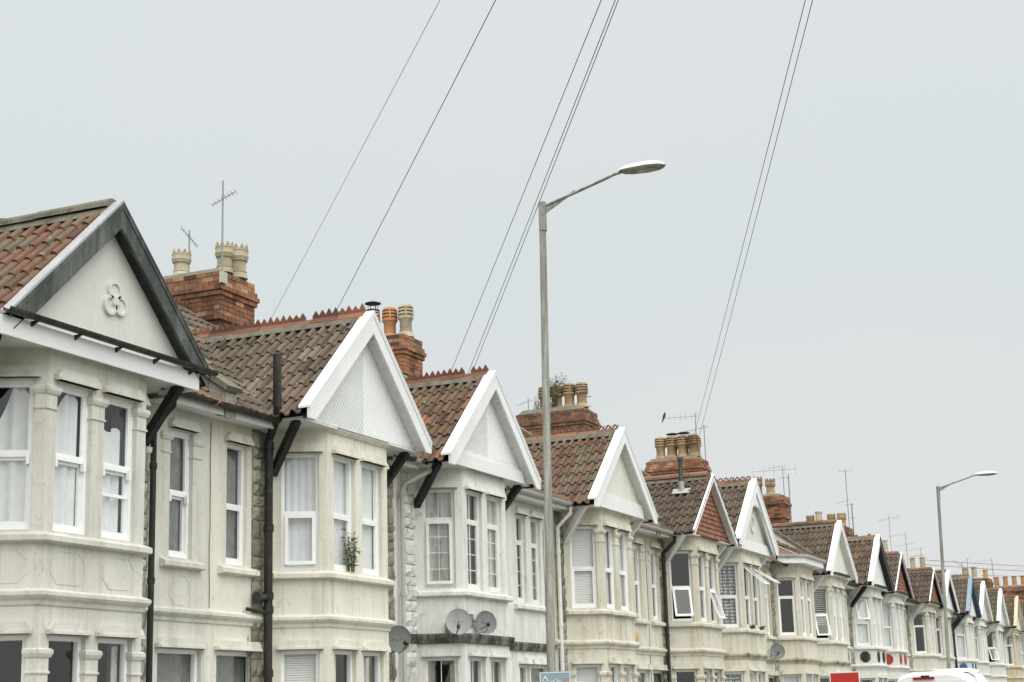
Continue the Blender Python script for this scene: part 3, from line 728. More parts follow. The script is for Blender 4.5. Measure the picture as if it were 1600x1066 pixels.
def house(name_i, x0, x1, c, flats, cfg):
    i_ = name_i
    org = (round((x0+x1)/2, 2), YW, 0)
    o = empty('terraced_house', org, cfg['label'], 'house', 'terraced houses along the street')
    lod = cfg.get('lod', 0)
    h = dict(o=o, org=org, rnd=random.Random(name_i*17+3), seg=5 if lod == 0 else 3, zs=5.40)
    rnd = h['rnd']; wm = cfg['wall']; tm = cfg.get('trim', wm)
    jl, fl, fr, jr = (c-BW, YW), (c-BF, YF), (c+BF, YF), (c+BW, YW)
    path = [(x0, YW), jl, fl, fr, jr, (x1, YW)]
    Z1b, Z1t, Z0b, Z0t = 3.55, 5.05, 1.1, 2.53
    cl = hypot(BW-BF, YW-YF); zt = 5.46
    ops_c = [(.10, .585)]; ops_f = [(BF-.66, BF-.10), (BF+.10, BF+.66)]
    if cfg.get('fronts'): ops_f = cfg['fronts']
    wb = MB()
    cw = cfg.get('covers', {}); kd = cfg.get('kind', 'case'); kd0 = cfg.get('kind0', kd)
    segs = []
    # cant faces and front
    segs.append((jl, fl, [(a, b) for a, b in ops_c], 'cl')); segs.append((fl, fr, ops_f, 'f'))
    segs.append((fr, jr, [(cl-b, cl-a) for a, b in ops_c], 'cr'))
    for A, B, ops, tg in segs:
        wall(wb, A, B, 0, zt, [(a, b, Z1b, Z1t) for a, b in ops]+[(a, b, Z0b, Z0t) for a, b in ops])
    # flat wall on each side
    left = [f for f in flats if f[0] < c]; right = [f for f in flats if f[0] > c]
    dz = (1.98, 2.50)
    fw = {}
    for A, B, fs in (((x0, YW), jl, left), (jr, (x1, YW), right)):
        if B[0]-A[0] < .02: continue
        ops = []
        for i, f in enumerate(fs):
            ops.append((f[0]-A[0], f[1]-A[0], Z1b, Z1t))
            if not (len(fs) == 2 and i == 0): ops.append((max(.05, f[0]-A[0]-.18), min(B[0]-A[0]-.02, f[1]-A[0]+.22), dz[0] if True else Z0b, dz[1])); ops.append((max(.05, f[0]-A[0]-.18), min(B[0]-A[0]-.02, f[1]-A[0]+.22), .02, dz[0]-.04))
            else: ops.append((f[0]-A[0], f[1]-A[0], Z0b, dz[1]))
        wall(wb, A, B, 0, zt, ops); fw[A] = (A, B, fs)
    rr = MB(); rr.quad((x0, YB, 0), (x1, YB, 0), (x1, YB, 5.5), (x0, YB, 5.5))
    rr.build('rear_wall', wm, o, org)
    if cfg.get('end'):
        rr = MB()
        for xx in cfg['end']: rr.quad((xx, YW, 0), (xx, YB, 0), (xx, YB, 5.5), (xx, YR, ZR-.05), (xx, YW, 5.5))
        rr.build('end_wall', wm, o, org)
    wb.build('wall', wm, o, org)
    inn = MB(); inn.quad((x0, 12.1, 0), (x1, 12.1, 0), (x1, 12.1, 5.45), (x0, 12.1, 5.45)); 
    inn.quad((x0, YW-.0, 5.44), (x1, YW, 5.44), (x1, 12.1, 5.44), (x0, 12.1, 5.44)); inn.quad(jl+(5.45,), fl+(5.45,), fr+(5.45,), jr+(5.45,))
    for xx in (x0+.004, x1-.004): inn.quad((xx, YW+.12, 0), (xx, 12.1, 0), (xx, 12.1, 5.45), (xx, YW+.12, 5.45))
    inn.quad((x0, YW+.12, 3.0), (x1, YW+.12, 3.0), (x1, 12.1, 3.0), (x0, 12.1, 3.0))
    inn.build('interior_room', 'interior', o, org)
    fm = cfg.get('frame', 'pvc')
    # windows
    for A, B, ops, tg in segs:
        for i, (a, b) in enumerate(ops):
            key = tg+str(i) if tg == 'f' else tg
            if lod < 2:
                window(h, A, B, a, b, Z1b, Z1t, cfg.get('k_'+key, kd), cw.get(key, cfg.get('cover', 'net')), cfg.get('open', {}).get(key), fm, lod)
                window(h, A, B, a, b, Z0b, Z0t, kd0, cw.get('g'+key, cfg.get('cover0', 'drapes')), None, fm, lod)
                if cfg.get('lintels', True):
                    lintel(h, A, B, a, b, Z1t, tm); lintel(h, A, B, a, b, Z0t, tm)
            else:
                window(h, A, B, a, b, Z1b, Z1t, 'case', 'net', None, fm, 1); window(h, A, B, a, b, Z0b, Z0t, 'case', 'net', None, fm, 1)
        if cfg.get('caps'):
            Ln = (Vector(B)-Vector(A)).length; ed = [0]+[v for ab in ops for v in ab]+[Ln]
            for i in range(0, len(ed), 2):
                if ed[i+1]-ed[i] > .05:
                    capital(h, A, B, ed[i], ed[i+1], 4.87, tm); capital(h, A, B, ed[i], ed[i+1], 2.28, tm)
        if cfg.get('dentils'):
            for (a, b) in ops:
                A_, B_ = Vector(A), Vector(B); U = (B_-A_).normalized(); Nn = Vector((-U.y, U.x)); p = A_+U*((a+b)/2)
                for zc in (5.18, 2.66):
                    m = MB(); m.lathe((p.x, p.y, zc), [(.055, 0), (.045, .05), (.02, .07)], 10, axis=(-Nn.x, -Nn.y, 0))
                    m.build('boss', 'string_black' if cfg.get('darkboss') else tm, o, org)
    for A, (A_, B_, fs) in fw.items():
        for i, f in enumerate(fs):
            a, b = f[0]-A_[0], f[1]-A_[0]; key = 'w%d' % i
            window(h, A_, B_, a, b, Z1b, Z1t, cfg.get('k_'+key, kd), cw.get(key, cfg.get('cover', 'net')), cfg.get('open', {}).get(key), fm, max(lod, 0))
            if lod < 2: lintel(h, A_, B_, a, b, Z1t, tm)
            if cfg.get('caps') and lod < 2:
                capital(h, A_, B_, max(0, a-.17), a, 4.87, tm); capital(h, A_, B_, b, min(B_[0]-A_[0], b+.17), 4.87, tm)
            if len(fs) == 2 and i == 0: window(h, A_, B_, a, b, Z0b, dz[1], 'case', 'drapes', None, fm, lod); lintel(h, A_, B_, a, b, dz[1], tm); continue
            a2, b2 = max(.05, a-.18), min(B_[0]-A_[0]-.02, b+.22)
            window(h, A_, B_, a2, b2, dz[0], dz[1], 'case', 'dim', None, fm, lod)
            if lod < 2: lintel(h, A_, B_, a2, b2, dz[1], tm)
            d = MB(); X0, X1 = A_[0]+a2, A_[0]+b2
            d.box(X0, X1, YW+.06, YW+.10, .02, dz[0]-.04)
            for zz0, zz1 in ((.25, .9), (1.0, 1.8)):
                for q in (0, 1):
                    xa = X0+.08+(X1-X0-.1)/2*q; d.box(xa, xa+(X1-X0-.1)/2-.08, YW+.045, YW+.06, zz0, zz1)
            do = d.build('front_door', 'door_paint', o, org)
            kb = MB(); kb.lathe((X1-.1, YW+.06, 1.0), [(.02, 0), (.03, .03), (.02, .05)], 10, axis=(0, -1, 0)); kb.build('handle', 'aerial', do, org)
            if cfg.get('panels', 'line') != 'line' and lod < 2: oct_panel(h, A_, B_, a+.02, b-.02, 3.0, 3.36, tm, cfg.get('oct'))
    # sills, string course, cornice
    sp = [(0, 3.53), (.07, 3.50), (.085, 3.49), (.085, 3.44), (.07, 3.43), (0, 3.42)]
    m = MB(); m.sweep([(c-BW-.12, YW), jl, fl, fr, jr, (c+BW+.10, YW)] if cfg.get('sillwide', True) else [jl, fl, fr, jr], [(-.1, 3.42), (-.1, 3.545)]+sp); m.build('window_sill', tm, o, org)
    for A, (A_, B_, fs) in fw.items():
        if fs:
            m = MB(); xa = max(A_[0]+.02, fs[0][0]-.18); xb = min(B_[0]-.02, fs[-1][1]+.18)
            if xa < c and xb > c-BW-.14: xb = c-BW-.14
            if xb > c and xa < c+BW+.12: xa = c+BW+.12
            m.sweep([(xa, YW), (xb, YW)], [(-.1, 3.42), (-.1, 3.54)]+sp); m.build('window_sill', tm, o, org)
    sc = cfg.get('string', tm); z = 2.81
    m = MB()
    ep = .004
    xp = [(x0+ep, YW), jl, fl, fr, jr, (x1-ep, YW)]
    if sc == 'string_black': m.sweep(xp, [(-.01, 2.73), (.05, 2.74), (.06, 2.78), (.08, 2.83), (.08, 2.865), (-.01, 2.885)])
    else:
        m.sweep(xp, [(-.01, z), (.02, z+.01), (.03, z+.05), (.065, z+.075), (.085, z+.10), (.085, z+.135), (.03, z+.16), (-.01, z+.17)])
    m.build('string_course', sc, o, org)
    if cfg.get('cornice', True):
        m = MB(); m.sweep([jl, fl, fr, jr], [(-.01, 5.33), (.03, 5.34), (.07, 5.385), (.07, 5.395), (-.01, 5.395)]); m.build('cornice', tm, o, org)
    # panels under the sills
    pn = cfg.get('panels', 'line')
    if lod < 2:
        for A, B, ops, tg in segs:
            Ln = (Vector(B)-Vector(A)).length
            if pn == 'oct':
                for (a, b) in ([(.08, Ln-.08)] if tg != 'f' else [(BF-.72, BF-.10), (BF+.10, BF+.72)]):
                    w = b-a; kx = .0 if w < .7 else 0
                    oct_panel(h, A, B, a+.04+(.06 if cfg.get('oct') else 0), b-.04-(.06 if cfg.get('oct') else 0), 3.03, 3.37, tm, cfg.get('oct'))
            else:
                U = (Vector(B)-Vector(A)).normalized(); Nn = Vector((-U.y, U.x)); A_ = Vector(A)
                for u in ([.14, Ln-.05] if tg != 'f' else [.12, BF, 2*BF-.12]):
                    m = MB(); p = A_+U*u; m.beam((p.x-Nn.x*.002, p.y-Nn.y*.002, 2.99), (p.x-Nn.x*.002, p.y-Nn.y*.002, 3.42), .012, .012, up=(Nn.x, Nn.y, 0))
                    m.build('panel_joint', tm, o, org)
    # rough stone strips
    for (xa, xb, mt) in cfg.get('stone', []):
        m = MB(); stones(m, xa, xb, YW, 0.3, 5.3, rnd); m.build('rough_stone', mt, o, org)
    # eaves of the main roof
    tmn = cfg['tile']; W = GW
    gx0, gx1 = c-W+.05, c+W-.05
    if not cfg.get('nogable'): spans = [(x0, gx0), (gx1, x1)]
    else: spans = [(x0, x1)]
    gm = cfg.get('gut', 'plastic_black')
    for a, b in spans:
        if b-a < .08 or cfg.get('nogable'): continue
        fa = MB(); gu = MB()
        fa.box(a+.003, b-.003, YE-.02, YE+.0, ZE-.12, ZE+.02); fa.box(a+.003, b-.003, YE+.0, YW, ZE-.10, ZE-.085)
        gutter(gu, [(a, YE-.085, ZE-.0), (b, YE-.085, ZE-.0)], .06)
        fa.build('fascia_board', cfg.get('fascia', 'board_white'), o, org); gu.build('gutter', gm, o, org)
    # main roof
    mb = MB(); sl = sqrt(1+MS*MS)
    tiles(mb, (x0, YE-.06, ZE-.06*MS+.0), (1, 0, 0), (0, 1, MS), x1-x0, (YR-YE+.06)*sl, .165 if lod == 0 else .2, .33, h['seg'] if lod else 4, rnd,
          (lambda u, v: cfg.get('gable') and abs(x0+u-c) < W-.12 and GT-GS*abs(x0+u-c) > ZE+MS*(v/sl)+.22))
    mb.quad((x0, YR+.02, ZR+.02), (x1, YR+.02, ZR+.02), (x1, YB+.2, 5.4), (x0, YB+.2, 5.4))
    ro = mb.build('roof', tmn, o, org)
    m = MB(); m.quad((x0, YW+.1, ZE+.05), (x1, YW+.1, ZE+.05), (x1, YR, ZR-.07), (x0, YR, ZR-.07)); m.build('roof_deck', 'interior', ro, org)
    crest(h, ro, (x0+.01, YR, ZR+.03), (x1-.01, YR, ZR+.03), cfg.get('mcrest', 'round'), cfg.get('mcmat', 'ridge_brown'), rnd)
    if cfg.get('gable'):
        gable(h, c, cfg['gable'])
        sm = cfg.get('strut', 'board_white')
        for sg in (-1, 1):
            strut(h, c-1.58 if sg < 0 else c+1.42, c-1.22 if sg < 0 else c+1.56, sm, cfg.get('corbel') if sg < 0 or i_ == 1 else None)
    # front fascia and gutter across the gable
    if cfg.get('frontfascia'):
        m = MB(); e = GW+.06; e = 1.52; m.box(c-e-.22, c+e, 10.40, 10.43, 5.31, 5.50); m.box(c-e-.22, c-e-.19, 10.43, YE, 5.31, 5.50); m.box(c+e-.03, c+e, 10.43, YE, 5.31, 5.50); m.build('front_fascia', 'board_white', o, org)
        m = MB(); gutter(m, [(c-e-.24, 10.33, 5.555), (c+e+.22, 10.33, 5.555)], .05)
        for q in range(5): xx = c-e+.2+q*(2*e-.4)/4; m.prism([(xx-.012, 10.40, 5.51), (xx-.012, 10.30, 5.51), (xx-.012, 10.40, 5.455)], (.024, 0, 0))
        m.build('gutter', gm, o, org)
    if cfg.get('bandgutter'):
        zz = 5.46; m = MB(); p2 = [(x0+.05, YE), (c-BW-.2, YE), (c-BF-.05, YF-.12), (c+BF+.05, YF-.12), (c+BW+.2, YE), (x1-.05, YE)]
        gutter(m, [(a, b-.06, zz) for a, b in p2], .055); m.build('gutter', gm, o, org)
        m = MB(); m.sweep(p2, [(0, 5.36), (.02, 5.36), (.02, 5.48), (0, 5.48)]); m.build('front_fascia', 'board_aged', o, org)
    for (kind, *a) in cfg.get('pipes', []):
        m = MB()
        if kind == 'down':   # x, gutter z, material, radius
            x, mt, r = a; m.tube([(x, YE-.085, 5.33), (x, YE-.085, 5.22), (x+.0, YW-.09, 4.98), (x, YW-.09, 4.6), (x, YW-.09, 0.05)], r, 10)
            for zz in (4.5, 3.2, 1.6): m.tube([(x, YW-.09, zz), (x, YW-.09, zz+.07)], r*1.25, 10)
            m.build('downpipe', mt, o, org, True)
        elif kind == 'soil':
            x, xt, mt, r = a
            m.tube([(xt, 10.80, 6.22), (xt, 10.80, 5.56), (xt+.03, 10.81, 5.46), (x-.03, YW-.18, 5.24), (x, YW-.13, 5.18), (x, YW-.13, 4.9), (x, YW-.13, .05)], r, 14)
            for zz in (5.05, 4.0, 3.15, 2.98, 2.2): m.tube([(x, YW-.13, zz), (x, YW-.13, zz+.09)], r*1.22, 14)
            m.tube([(x-.02, YW-.13, 3.17), (x-.19, YW-.10, 3.17)], r*.9, 12); m.tube([(x-.19, YW-.10, 3.17), (x-.22, YW-.10, 3.17)], r*1.25, 12)
            m.tube([(x, YW-.13, 2.95), (x-.13, YW-.12, 3.0), (x-.38, YW-.06, 3.02)], .024, 8)
            m.build('soil_pipe', mt, o, org, True)
        elif kind == 'swan':   # stub from the bay gutter to a wall pipe
            x, mt, r = a
            m.tube([(x+.52, 10.66, 5.44), (x+.12, 10.72, 5.40)], .055, 10); m.tube([(x+.30, 10.70, 5.38), (x+.28, 10.72, 5.28), (x+.05, YW-.1, 5.06), (x, YW-.08, 4.96), (x, YW-.08, .05)], r, 10)
            for zz in (4.85, 3.4, 1.8): m.tube([(x, YW-.08, zz), (x, YW-.08, zz+.07)], r*1.3, 10)
            m.build('downpipe', mt, o, org, True)
        elif kind == 'flue':
            x, y, z0, z1 = a
            m.tube([(x, y, z0), (x, y, z1)], .05, 12); m.tube([(x, y, z1-.07), (x, y, z1)], .066, 12); m.build('flue_pipe', 'plastic_grey' if False else 'board_green', o, org, True)
            m = MB(); m.tube([(x, y, z0-.05), (x, y, z0+.22)], .062, 12); m.prism([(x-.10, y-.20, z0-.06), (x+.02, y-.20, z0+.05), (x+.02, y+.2, z0+.05), (x-.10, y+.2, z0-.06)], (0, 0, .015)); m.build('flashing', 'lead', o, org)
    for (xx, za, zb_) in cfg.get('cables', []):
        m = MB(); n = 9; m.tube([(xx+rnd.uniform(-.012, .012), YW-.012-(.09 if 2.8 < za+(zb_-za)*k/n < 3.0 else 0), za+(zb_-za)*k/n) for k in range(n+1)], .005, 5); m.build('cable', 'string_black', o, org, True)
    for (xx, mt, *T_) in cfg.get('parapet', []):
        m = MB(); w = .16; T = T_[0] if T_ else .30
        f = lambda y, t: (y, ZE+MS*(y-YE)+t)
        m.add([(xx-w*.7, YE-.05, ZE-.15), (xx-w*.7, YE-.05, ZE+T-.1), (xx-w*.7, YR, ZR+T-.06), (xx-w*.7, YR+1.5, ZR+T-.06-1.5*MS), (xx-w*.7, YR+1.5, ZR-.2-1.5*MS),
               (xx+w*.7, YE-.05, ZE-.15), (xx+w*.7, YE-.05, ZE+T-.1), (xx+w*.7, YR, ZR+T-.06), (xx+w*.7, YR+1.5, ZR+T-.06-1.5*MS), (xx+w*.7, YR+1.5, ZR-.2-1.5*MS)],
              [(0, 1, 2, 3, 4), (5, 9, 8, 7, 6), (0, 5, 6, 1)])
        po = m.build('parapet', mt, o, org)
        m = MB()
        for (ya, yb_) in ((YE-.1, YR), ):
            n = 7
            for i in range(n):
                y_a = ya+(yb_-ya)*i/n+.004; y_b = ya+(yb_-ya)*(i+1)/n-.004
                t = T-.06 if i else T-.06
                m.beam((xx, y_a, ZE+MS*(y_a-YE)+T-.03), (xx, y_b, ZE+MS*(y_b-YE)+T-.03), w*2, .07)
        m.beam((xx, YR, ZR+T-.03), (xx, YR+1.6, ZR+T-.03-1.6*MS), w*2, .07)
        m.build('coping', 'concrete_moss', po, org)
        m = MB(); m.box(xx-w*.75, xx+w*.75, YE-.02, YE+.22, 5.40, 5.36+T); m.build('kneeler', mt, po, org)
    for ch in cfg.get('chim', []):
        chimney(h, seed=name_i, lod=lod, **ch)
    return h

def bay_roof(h, c, tile):
    """low lean-to roof over a bay that has no gable"""
    o, org = h['o'], h['org']; mb = MB(); e = BW+.30; y0, z0, s = 10.36, 5.60, .47
    tiles(mb, (c-e+.35, y0, z0), (1, 0, 0), (0, 1, s), 2*e-.35, 2.1*sqrt(1+s*s), .2, .3, 3, h['rnd'])
    mb.quad((c-e, y0+.35, z0-.05), (c-e+.35, y0, z0-.02), (c-e+.35, y0+2.1, z0+2.1*s), (c-e, y0+2.1, z0+2.1*s-.12))
    mb.build('bay_roof', tile, o, org)
    m = MB(); p = [(c-e-.1, YE), (c-e+.1, y0+.30), (c-e+.42, y0), (c+e-.42, y0), (c+e-.1, y0+.30), (c+e+.1, YE)]
    m.sweep(p, [(0, 5.42), (.03, 5.42), (.03, 5.60), (0, 5.60)]); m.build('front_fascia', 'board_white', o, org)
    m = MB(); m.sweep(p, [(-.10, 5.415), (.0, 5.415), (.0, 5.43), (-.10, 5.43)]); 
    m.prism([(x, y, 5.425) for x, y in p], (0, 0, .012)); m.build('eaves_soffit', 'soffit_white', o, org)
    m = MB(); m.sweep(p, [(.03, 5.57), (.10, 5.58), (.11, 5.65), (.03, 5.65)]); m.build('gutter', 'lead', o, org)

G = lambda **k: k
X = [7.2, 11.8, 16.5, 21.28, 27.3, 32.6, 36.85, 41.3, 46.0, 50.7, 55.3, 60.7, 65.5, 70.1, 75.2, 80.0, 85.5, 91.5, 96.5, 101.5, 106.5, 111.5, 116.0, 121.0]
CX = [9.7, 13.6, 19.15, 23.2, 29.2, 35.0, 38.6, 44.05, 47.85, 53.5, 57.2, 63.7, 67.25, 73.4, 77.1, 82.9, 89.2, 94.1, 99.0, 104.0, 109.0, 114.0, 118.5]
FL = [[], [(15.72, 16.18)], [(16.9, 17.36)], [(25.8, 26.22), (26.45, 26.88)], [(31.85, 32.27)], [(32.92, 33.36)], [(40.2, 40.65)], [(42.0, 42.45)], [(49.5, 49.95)],
      [(51.1, 51.55)], [(58.9, 59.35)], [(60.95, 61.4)], [(69.0, 69.4)], [(71.0, 71.4)], [(78.9, 79.3)], [(80.5, 80.95)], [(86.4, 86.9)], [], [], [], [], [], []]
H = {}
H[0] = G(label='cream house at the left edge of the row, mostly out of the picture', wall='paint_cream', tile='tile_brown', lod=1, end=[7.2], gable=G(type='render', tile='tile_brown', crest='plainround', cmat='ridge_brown'))
H[1] = G(label='nearest pale grey house with dark green gable boards and a white trefoil emblem', wall='paint_grey', tile='tile_red', caps=True, kind='sash', kind0='case', panels='oct', strut='board_black', corbel='paint_grey',
         gable=G(type='render', panel='gable_grey', tile='tile_red', board='board_green', soffit='board_black', esoffit='soffit_white', crest='plainround', cmat='concrete_moss', bt=.20, y=10.36, cut=5.52, emblem='trefoil', capm='lead', capw=.13), frontfascia=True, cornice=False,
         covers=dict(cl='hangL', f0='hangL', f1='hangR', w0='dim', gf0='none', gf1='none', gcl='none'), open={'f1': 'low_bar'}, stone=[(14.82, 15.30, 'rubble_grey')], pipes=[('down', 15.27, 'plastic_black', .036)], mcrest='teeth', mcmat='ridge_red')
H[2] = G(cables=[(16.53, 3.0, 5.25), (17.40, .5, 2.7)], label='cream house with white chevron boarded gable and a thick black soil pipe', wall='paint_cream', tile='tile_grey', kind='case', strut='board_black', gable=G(type='chevron', tile='tile_grey', crest='teeth', cmat='ridge_red', bt=.21),
         covers=dict(cl='net', f0='net', f1='net', w0='dim', gcl='blind', gf0='netside', gf1='netside'), open={'cl': {'low': .05}}, stone=[(17.46, 17.84, 'rubble'), (20.5, 21.27, 'rubble')], pipes=[('soil', 17.66, 17.42, 'plastic_black', .055)], parapet=[(16.5, 'pebbledash')], mcrest='teeth', mcmat='ridge_red',
         chim=[dict(xc=21.38, hw=.50, y0=14.0, y1=15.35, top=8.66, pots=[(21.15, 14.92, 'crown', 'pot_buff', .44, .13), (21.30, 14.20, 'crown', 'pot_buff', .50, .125), (21.70, 14.20, 'crown', 'pot_buff', .56, .135)], dash=[(21.38, 21.86, 13.98, 14.3)])])
H[3] = G(cables=[(21.60, 4.4, 5.2), (21.56, .6, 4.4), (27.0, 2.9, 4.9)], label='white painted rough stone house with a black string course and boarded white gable', wall='paint_white', tile='tile_brown', kind='grid', string='string_black', strut='board_black', frame='pvc_aged', corbel='paint_white', gable=G(type='chevron', tile='tile_mixed', crest='teeth', cmat='ridge_red', bt=.205, baseh=.20, top=6.99, s=.91),
         covers=dict(cl='greynet', f0='netside', f1='greynet', w0='netside', w1='drapes', gcl='drapes', gf0='netside', gf1='netside'), open={'cl': {'low': .06}}, stone=[(21.52, 21.98, 'rubble_painted'), (24.46, 25.0, 'rubble_painted')], cornice=False,
         pipes=[('swan', 21.42, 'plastic_grey', .036)], gut='plastic_grey', fascia='board_aged', parapet=[(32.6, 'pebbledash')],
         chim=[dict(xc=27.42, hw=.40, y0=13.95, y1=15.2, top=8.85, pots=[(27.48, 14.13, 'louvre', 'pot_buff', .64, .13), (27.46, 14.47, 'louvre', 'pot_orange', .62, .13), (27.46, 14.84, 'louvre', 'pot_buff', .62, .12, True)], dash=[(26.99, 27.6, 13.93, 14.6)])])
H[4] = G(cables=[(32.56, .8, 5.2)], label='buff house with white blinds, plain rendered gable and yellow alarm box on its wall', wall='paint_buff2', tile='tile_mixed', caps=True, kind='case', strut='board_white', gable=G(type='render', panel='gable_cream', tile='tile_mixed', crest='diamond', cmat='ridge_brown', bt=.195, baseh=.26, top=6.97, s=.90),
         cover='blind', cover0='blind', covers=dict(w0='greynet'), stone=[(27.56, 27.96, 'rubble')], gut='plastic_grey', fascia='board_aged', pipes=[('down', 27.5, 'plastic_white', .036)])
H[5] = G(label='buff house with red hanging tiles in its gable and a grey flue through the roof', wall='paint_buff', tile='tile_dark', caps=True, kind='case', panels='oct', strut='board_white', cornice=False, gable=G(type='redtile', tile='tile_dark', crest='round', cmat='ridge_brown', bt=.12, top=6.82, s=.84, w=1.62, cap=False, soffit='soffit_white'),
         covers=dict(cl='none', f0='netside', f1='netside', w0='netside', gcl='none'), open={'cl': {'low': .33}, 'f1': {'low': .33}}, stone=[(33.42, 33.8, 'rubble')], gut='plastic_grey', fascia='board_aged', pipes=[('down', 33.5, 'plastic_black', .042), ('flue', 34.53, 10.95, 6.42, 7.18)], parapet=[],
         chim=[dict(xc=36.95, hw=.47, y0=13.95, y1=15.75, top=9.0, brick='brick_brown', pots=[(36.95, 14.16+.33*i, 'louvre', 'pot_ochre', .62, .135) for i in range(4)])])
H[6] = G(string='paint_mossy', label='buff house with lace curtains, wide open sashes and an oval in its arched gable', wall='paint_buff2', tile='tile_brown', kind='case', strut='board_white', gable=G(type='render', panel='gable_grey', tile='tile_brown', crest='diamond', cmat='ridge_red', bt=.23, baseh=.24, arch=True, top=7.12),
         cover='lace', covers=dict(f0='none', f1='none', w0='net', gcl='lace', gf0='net', gf1='net'), open={'f0': {'up': .85}, 'f1': {'up': 1.0}}, gut='lead', fascia='board_aged', parapet=[(41.3, 'pebbledash')])
H[7] = G(string='paint_mossy', label='gableless buff house with a low tiled bay roof behind a white curved fascia', wall='paint_buff', tile='tile_brown', kind='top', cover='none', covers=dict(f0='netside', f1='netside', w0='net'), nogable=True, stone=[(42.52, 42.86, 'rubble')], cover0='net', parapet=[(45.95, 'gable_cream', .62)], fascia='board_aged', cornice=False,
         chim=[dict(xc=46.15, hw=.47, y0=13.9, y1=15.55, top=8.98, pots=[(45.98, 14.15+.34*i, 'louvre', 'pot_ochre', .66, .145) for i in range(4)]+[(46.40, 14.2+.36*i, 'louvre', 'pot_ochre', .66, .14, i > 0) for i in range(3)], brick='brick_red')])
H[8] = G(string='paint_mossy', label='ivory house with a half drawn blind and tilted open lower sash', wall='paint_ivory', tile='tile_brown', lod=1, caps=True, kind='case', dentils=True, gable=G(type='render', tile='tile_brown', crest='round', cmat='ridge_brown', bt=.17, top=7.0, s=.92), bandgutter=True, strut='board_white',
         covers=dict(cl='blindhalf', f0='net', f1='net'), open={'cl': {'low': .42}})
H[9] = G(label='off-white house with black octagons under its sills and a black lined gable', wall='paint_offwhite', tile='tile_brown', lod=1, kind='case', dentils=True, panels='oct', oct='oct_black', gable=G(type='render', panel='board_white', tile='tile_brown', crest='bumps', cmat='ridge_brown', bt=.2, rboard='board_black', soffit='board_black'), bandgutter=True, strut='board_black', stone=[(51.8, 52.28, 'rubble')],
         open={'cl': {'up': .38}}, chim=[dict(xc=55.35, hw=.45, y0=13.8, y1=15.0, top=8.88, pots=[(55.3, 14.75, 'crown', 'pot_ochre', .68, .13), (55.3, 14.32, 'crown', 'pot_ochre', .58, .15)])])
H[10] = G(label='off-white house with red octagons under its sills and a red tiled gable', wall='paint_offwhite', tile='tile_brown', lod=1, caps=True, kind='case', dentils=True, panels='oct', oct='oct_red', gable=G(type='redtile', tile='tile_brown', crest='round', cmat='ridge_brown', bt=.09, top=6.82, s=.84, w=1.62, cap=False), bandgutter=True, stone=[(59.85, 60.3, 'rubble')])
H[11] = G(label='cream house behind the far lamp post with a red tiled gable and dark bay window', wall='paint_ivory', tile='tile_dark', lod=1, caps=True, kind='top', dentils=True, cover='none', gable=G(type='redtile', tile='tile_dark', crest='plainround', cmat='ridge_brown', bt=.09, top=6.74, s=.80, w=1.60, cap=False), bandgutter=True, stone=[(61.65, 62.2, 'rubble')],
          chim=[dict(xc=65.3, hw=.6, y0=13.8, y1=15.4, top=8.72, pots=[(65.1, 15.3, 'crown', 'pot_ochre', .52, .14), (65.1, 14.95, 'plain', 'pot_buff', .66, .15), (65.1, 14.45, 'crown', 'pot_ochre', .52, .14), (65.1, 14.05, 'crown', 'pot_ochre', .52, .14), (65.5, 14.1, 'crown', 'pot_ochre', .52, .14)], brick='brick_brown')])
H[12] = G(label='cream house with a grey octagon and white gable boards lined in black', wall='paint_ivory', tile='tile_brown', lod=1, kind='top', gable=G(type='render', panel='board_white', tile='tile_brown', crest='round', cmat='ridge_red', bt=.17, top=6.88, s=.86, soffit='board_black'), cover='netside')
H[13] = G(label='white house with pale blue gable boards, navy soffits and blue octagons', wall='paint_offwhite', tile='tile_brown', lod=1, caps=True, kind='top', panels='oct', oct='oct_blue', strut='board_navy', gable=G(type='render', panel='board_white', tile='tile_brown', crest='teeth', cmat='ridge_brown', bt=.2, board='board_blue', rboard='board_navy', soffit='board_navy'), pipes=[('down', 71.9, 'plastic_black', .05)],
          chim=[dict(xc=75.25, hw=.5, y0=14.0, y1=15.4, top=8.5, pots=[(75.1, 15.15, 'plain', 'pot_buff', .5, .14), (75.1, 14.7, 'plain', 'pot_buff', .5, .15), (75.1, 14.3, 'plain', 'pot_buff', .55, .13)], brick='brick_brown')])
H[14] = G(label='white house with plain white gable boards next beyond the blue gabled one', wall='paint_offwhite', tile='tile_moss', lod=1, caps=True, kind='top', gable=G(type='render', tile='tile_moss', crest='round', cmat='ridge_brown', bt=.2))
H[15] = G(label='white house with a wholly boarded white gable, mossy roof and white downpipe', wall='paint_offwhite', tile='tile_moss', lod=1, kind='case', cover='none', gable=G(type='clad', tile='tile_moss', crest='round', cmat='ridge_brown', bt=.22), open={'cl': {'low': .5}}, pipes=[('down', 81.4, 'plastic_white', .05)],
          chim=[dict(xc=85.4, hw=.6, y0=13.9, y1=15.3, top=8.45, pots=[(85.2, 14.9, 'plain', 'pot_buff', .6, .15), (85.2, 14.4, 'plain', 'pot_buff', .6, .15)], brick='brick_brown')])
H[16] = G(label='ochre stained house with a bare unpainted gable at the right edge', wall='paint_ochre', tile='tile_brown', lod=1, caps=True, kind='top', dentils=True, darkboss=True, gable=G(type='render', panel='gable_cream', tile='tile_brown', crest='plainround', cmat='ridge_brown', bt=.14, board='paint_ochre'), cover='netside')
for i in range(17, 23):
    H[i] = G(label='plain cream house far down the row beyond the ochre one, mostly hidden', wall=['paint_ivory', 'paint_buff2'][i % 2], tile=['tile_brown', 'tile_dark'][i % 2], lod=2, gable=G(type='render', tile='tile_brown', crest='plainround', cmat='ridge_brown', bt=.18))
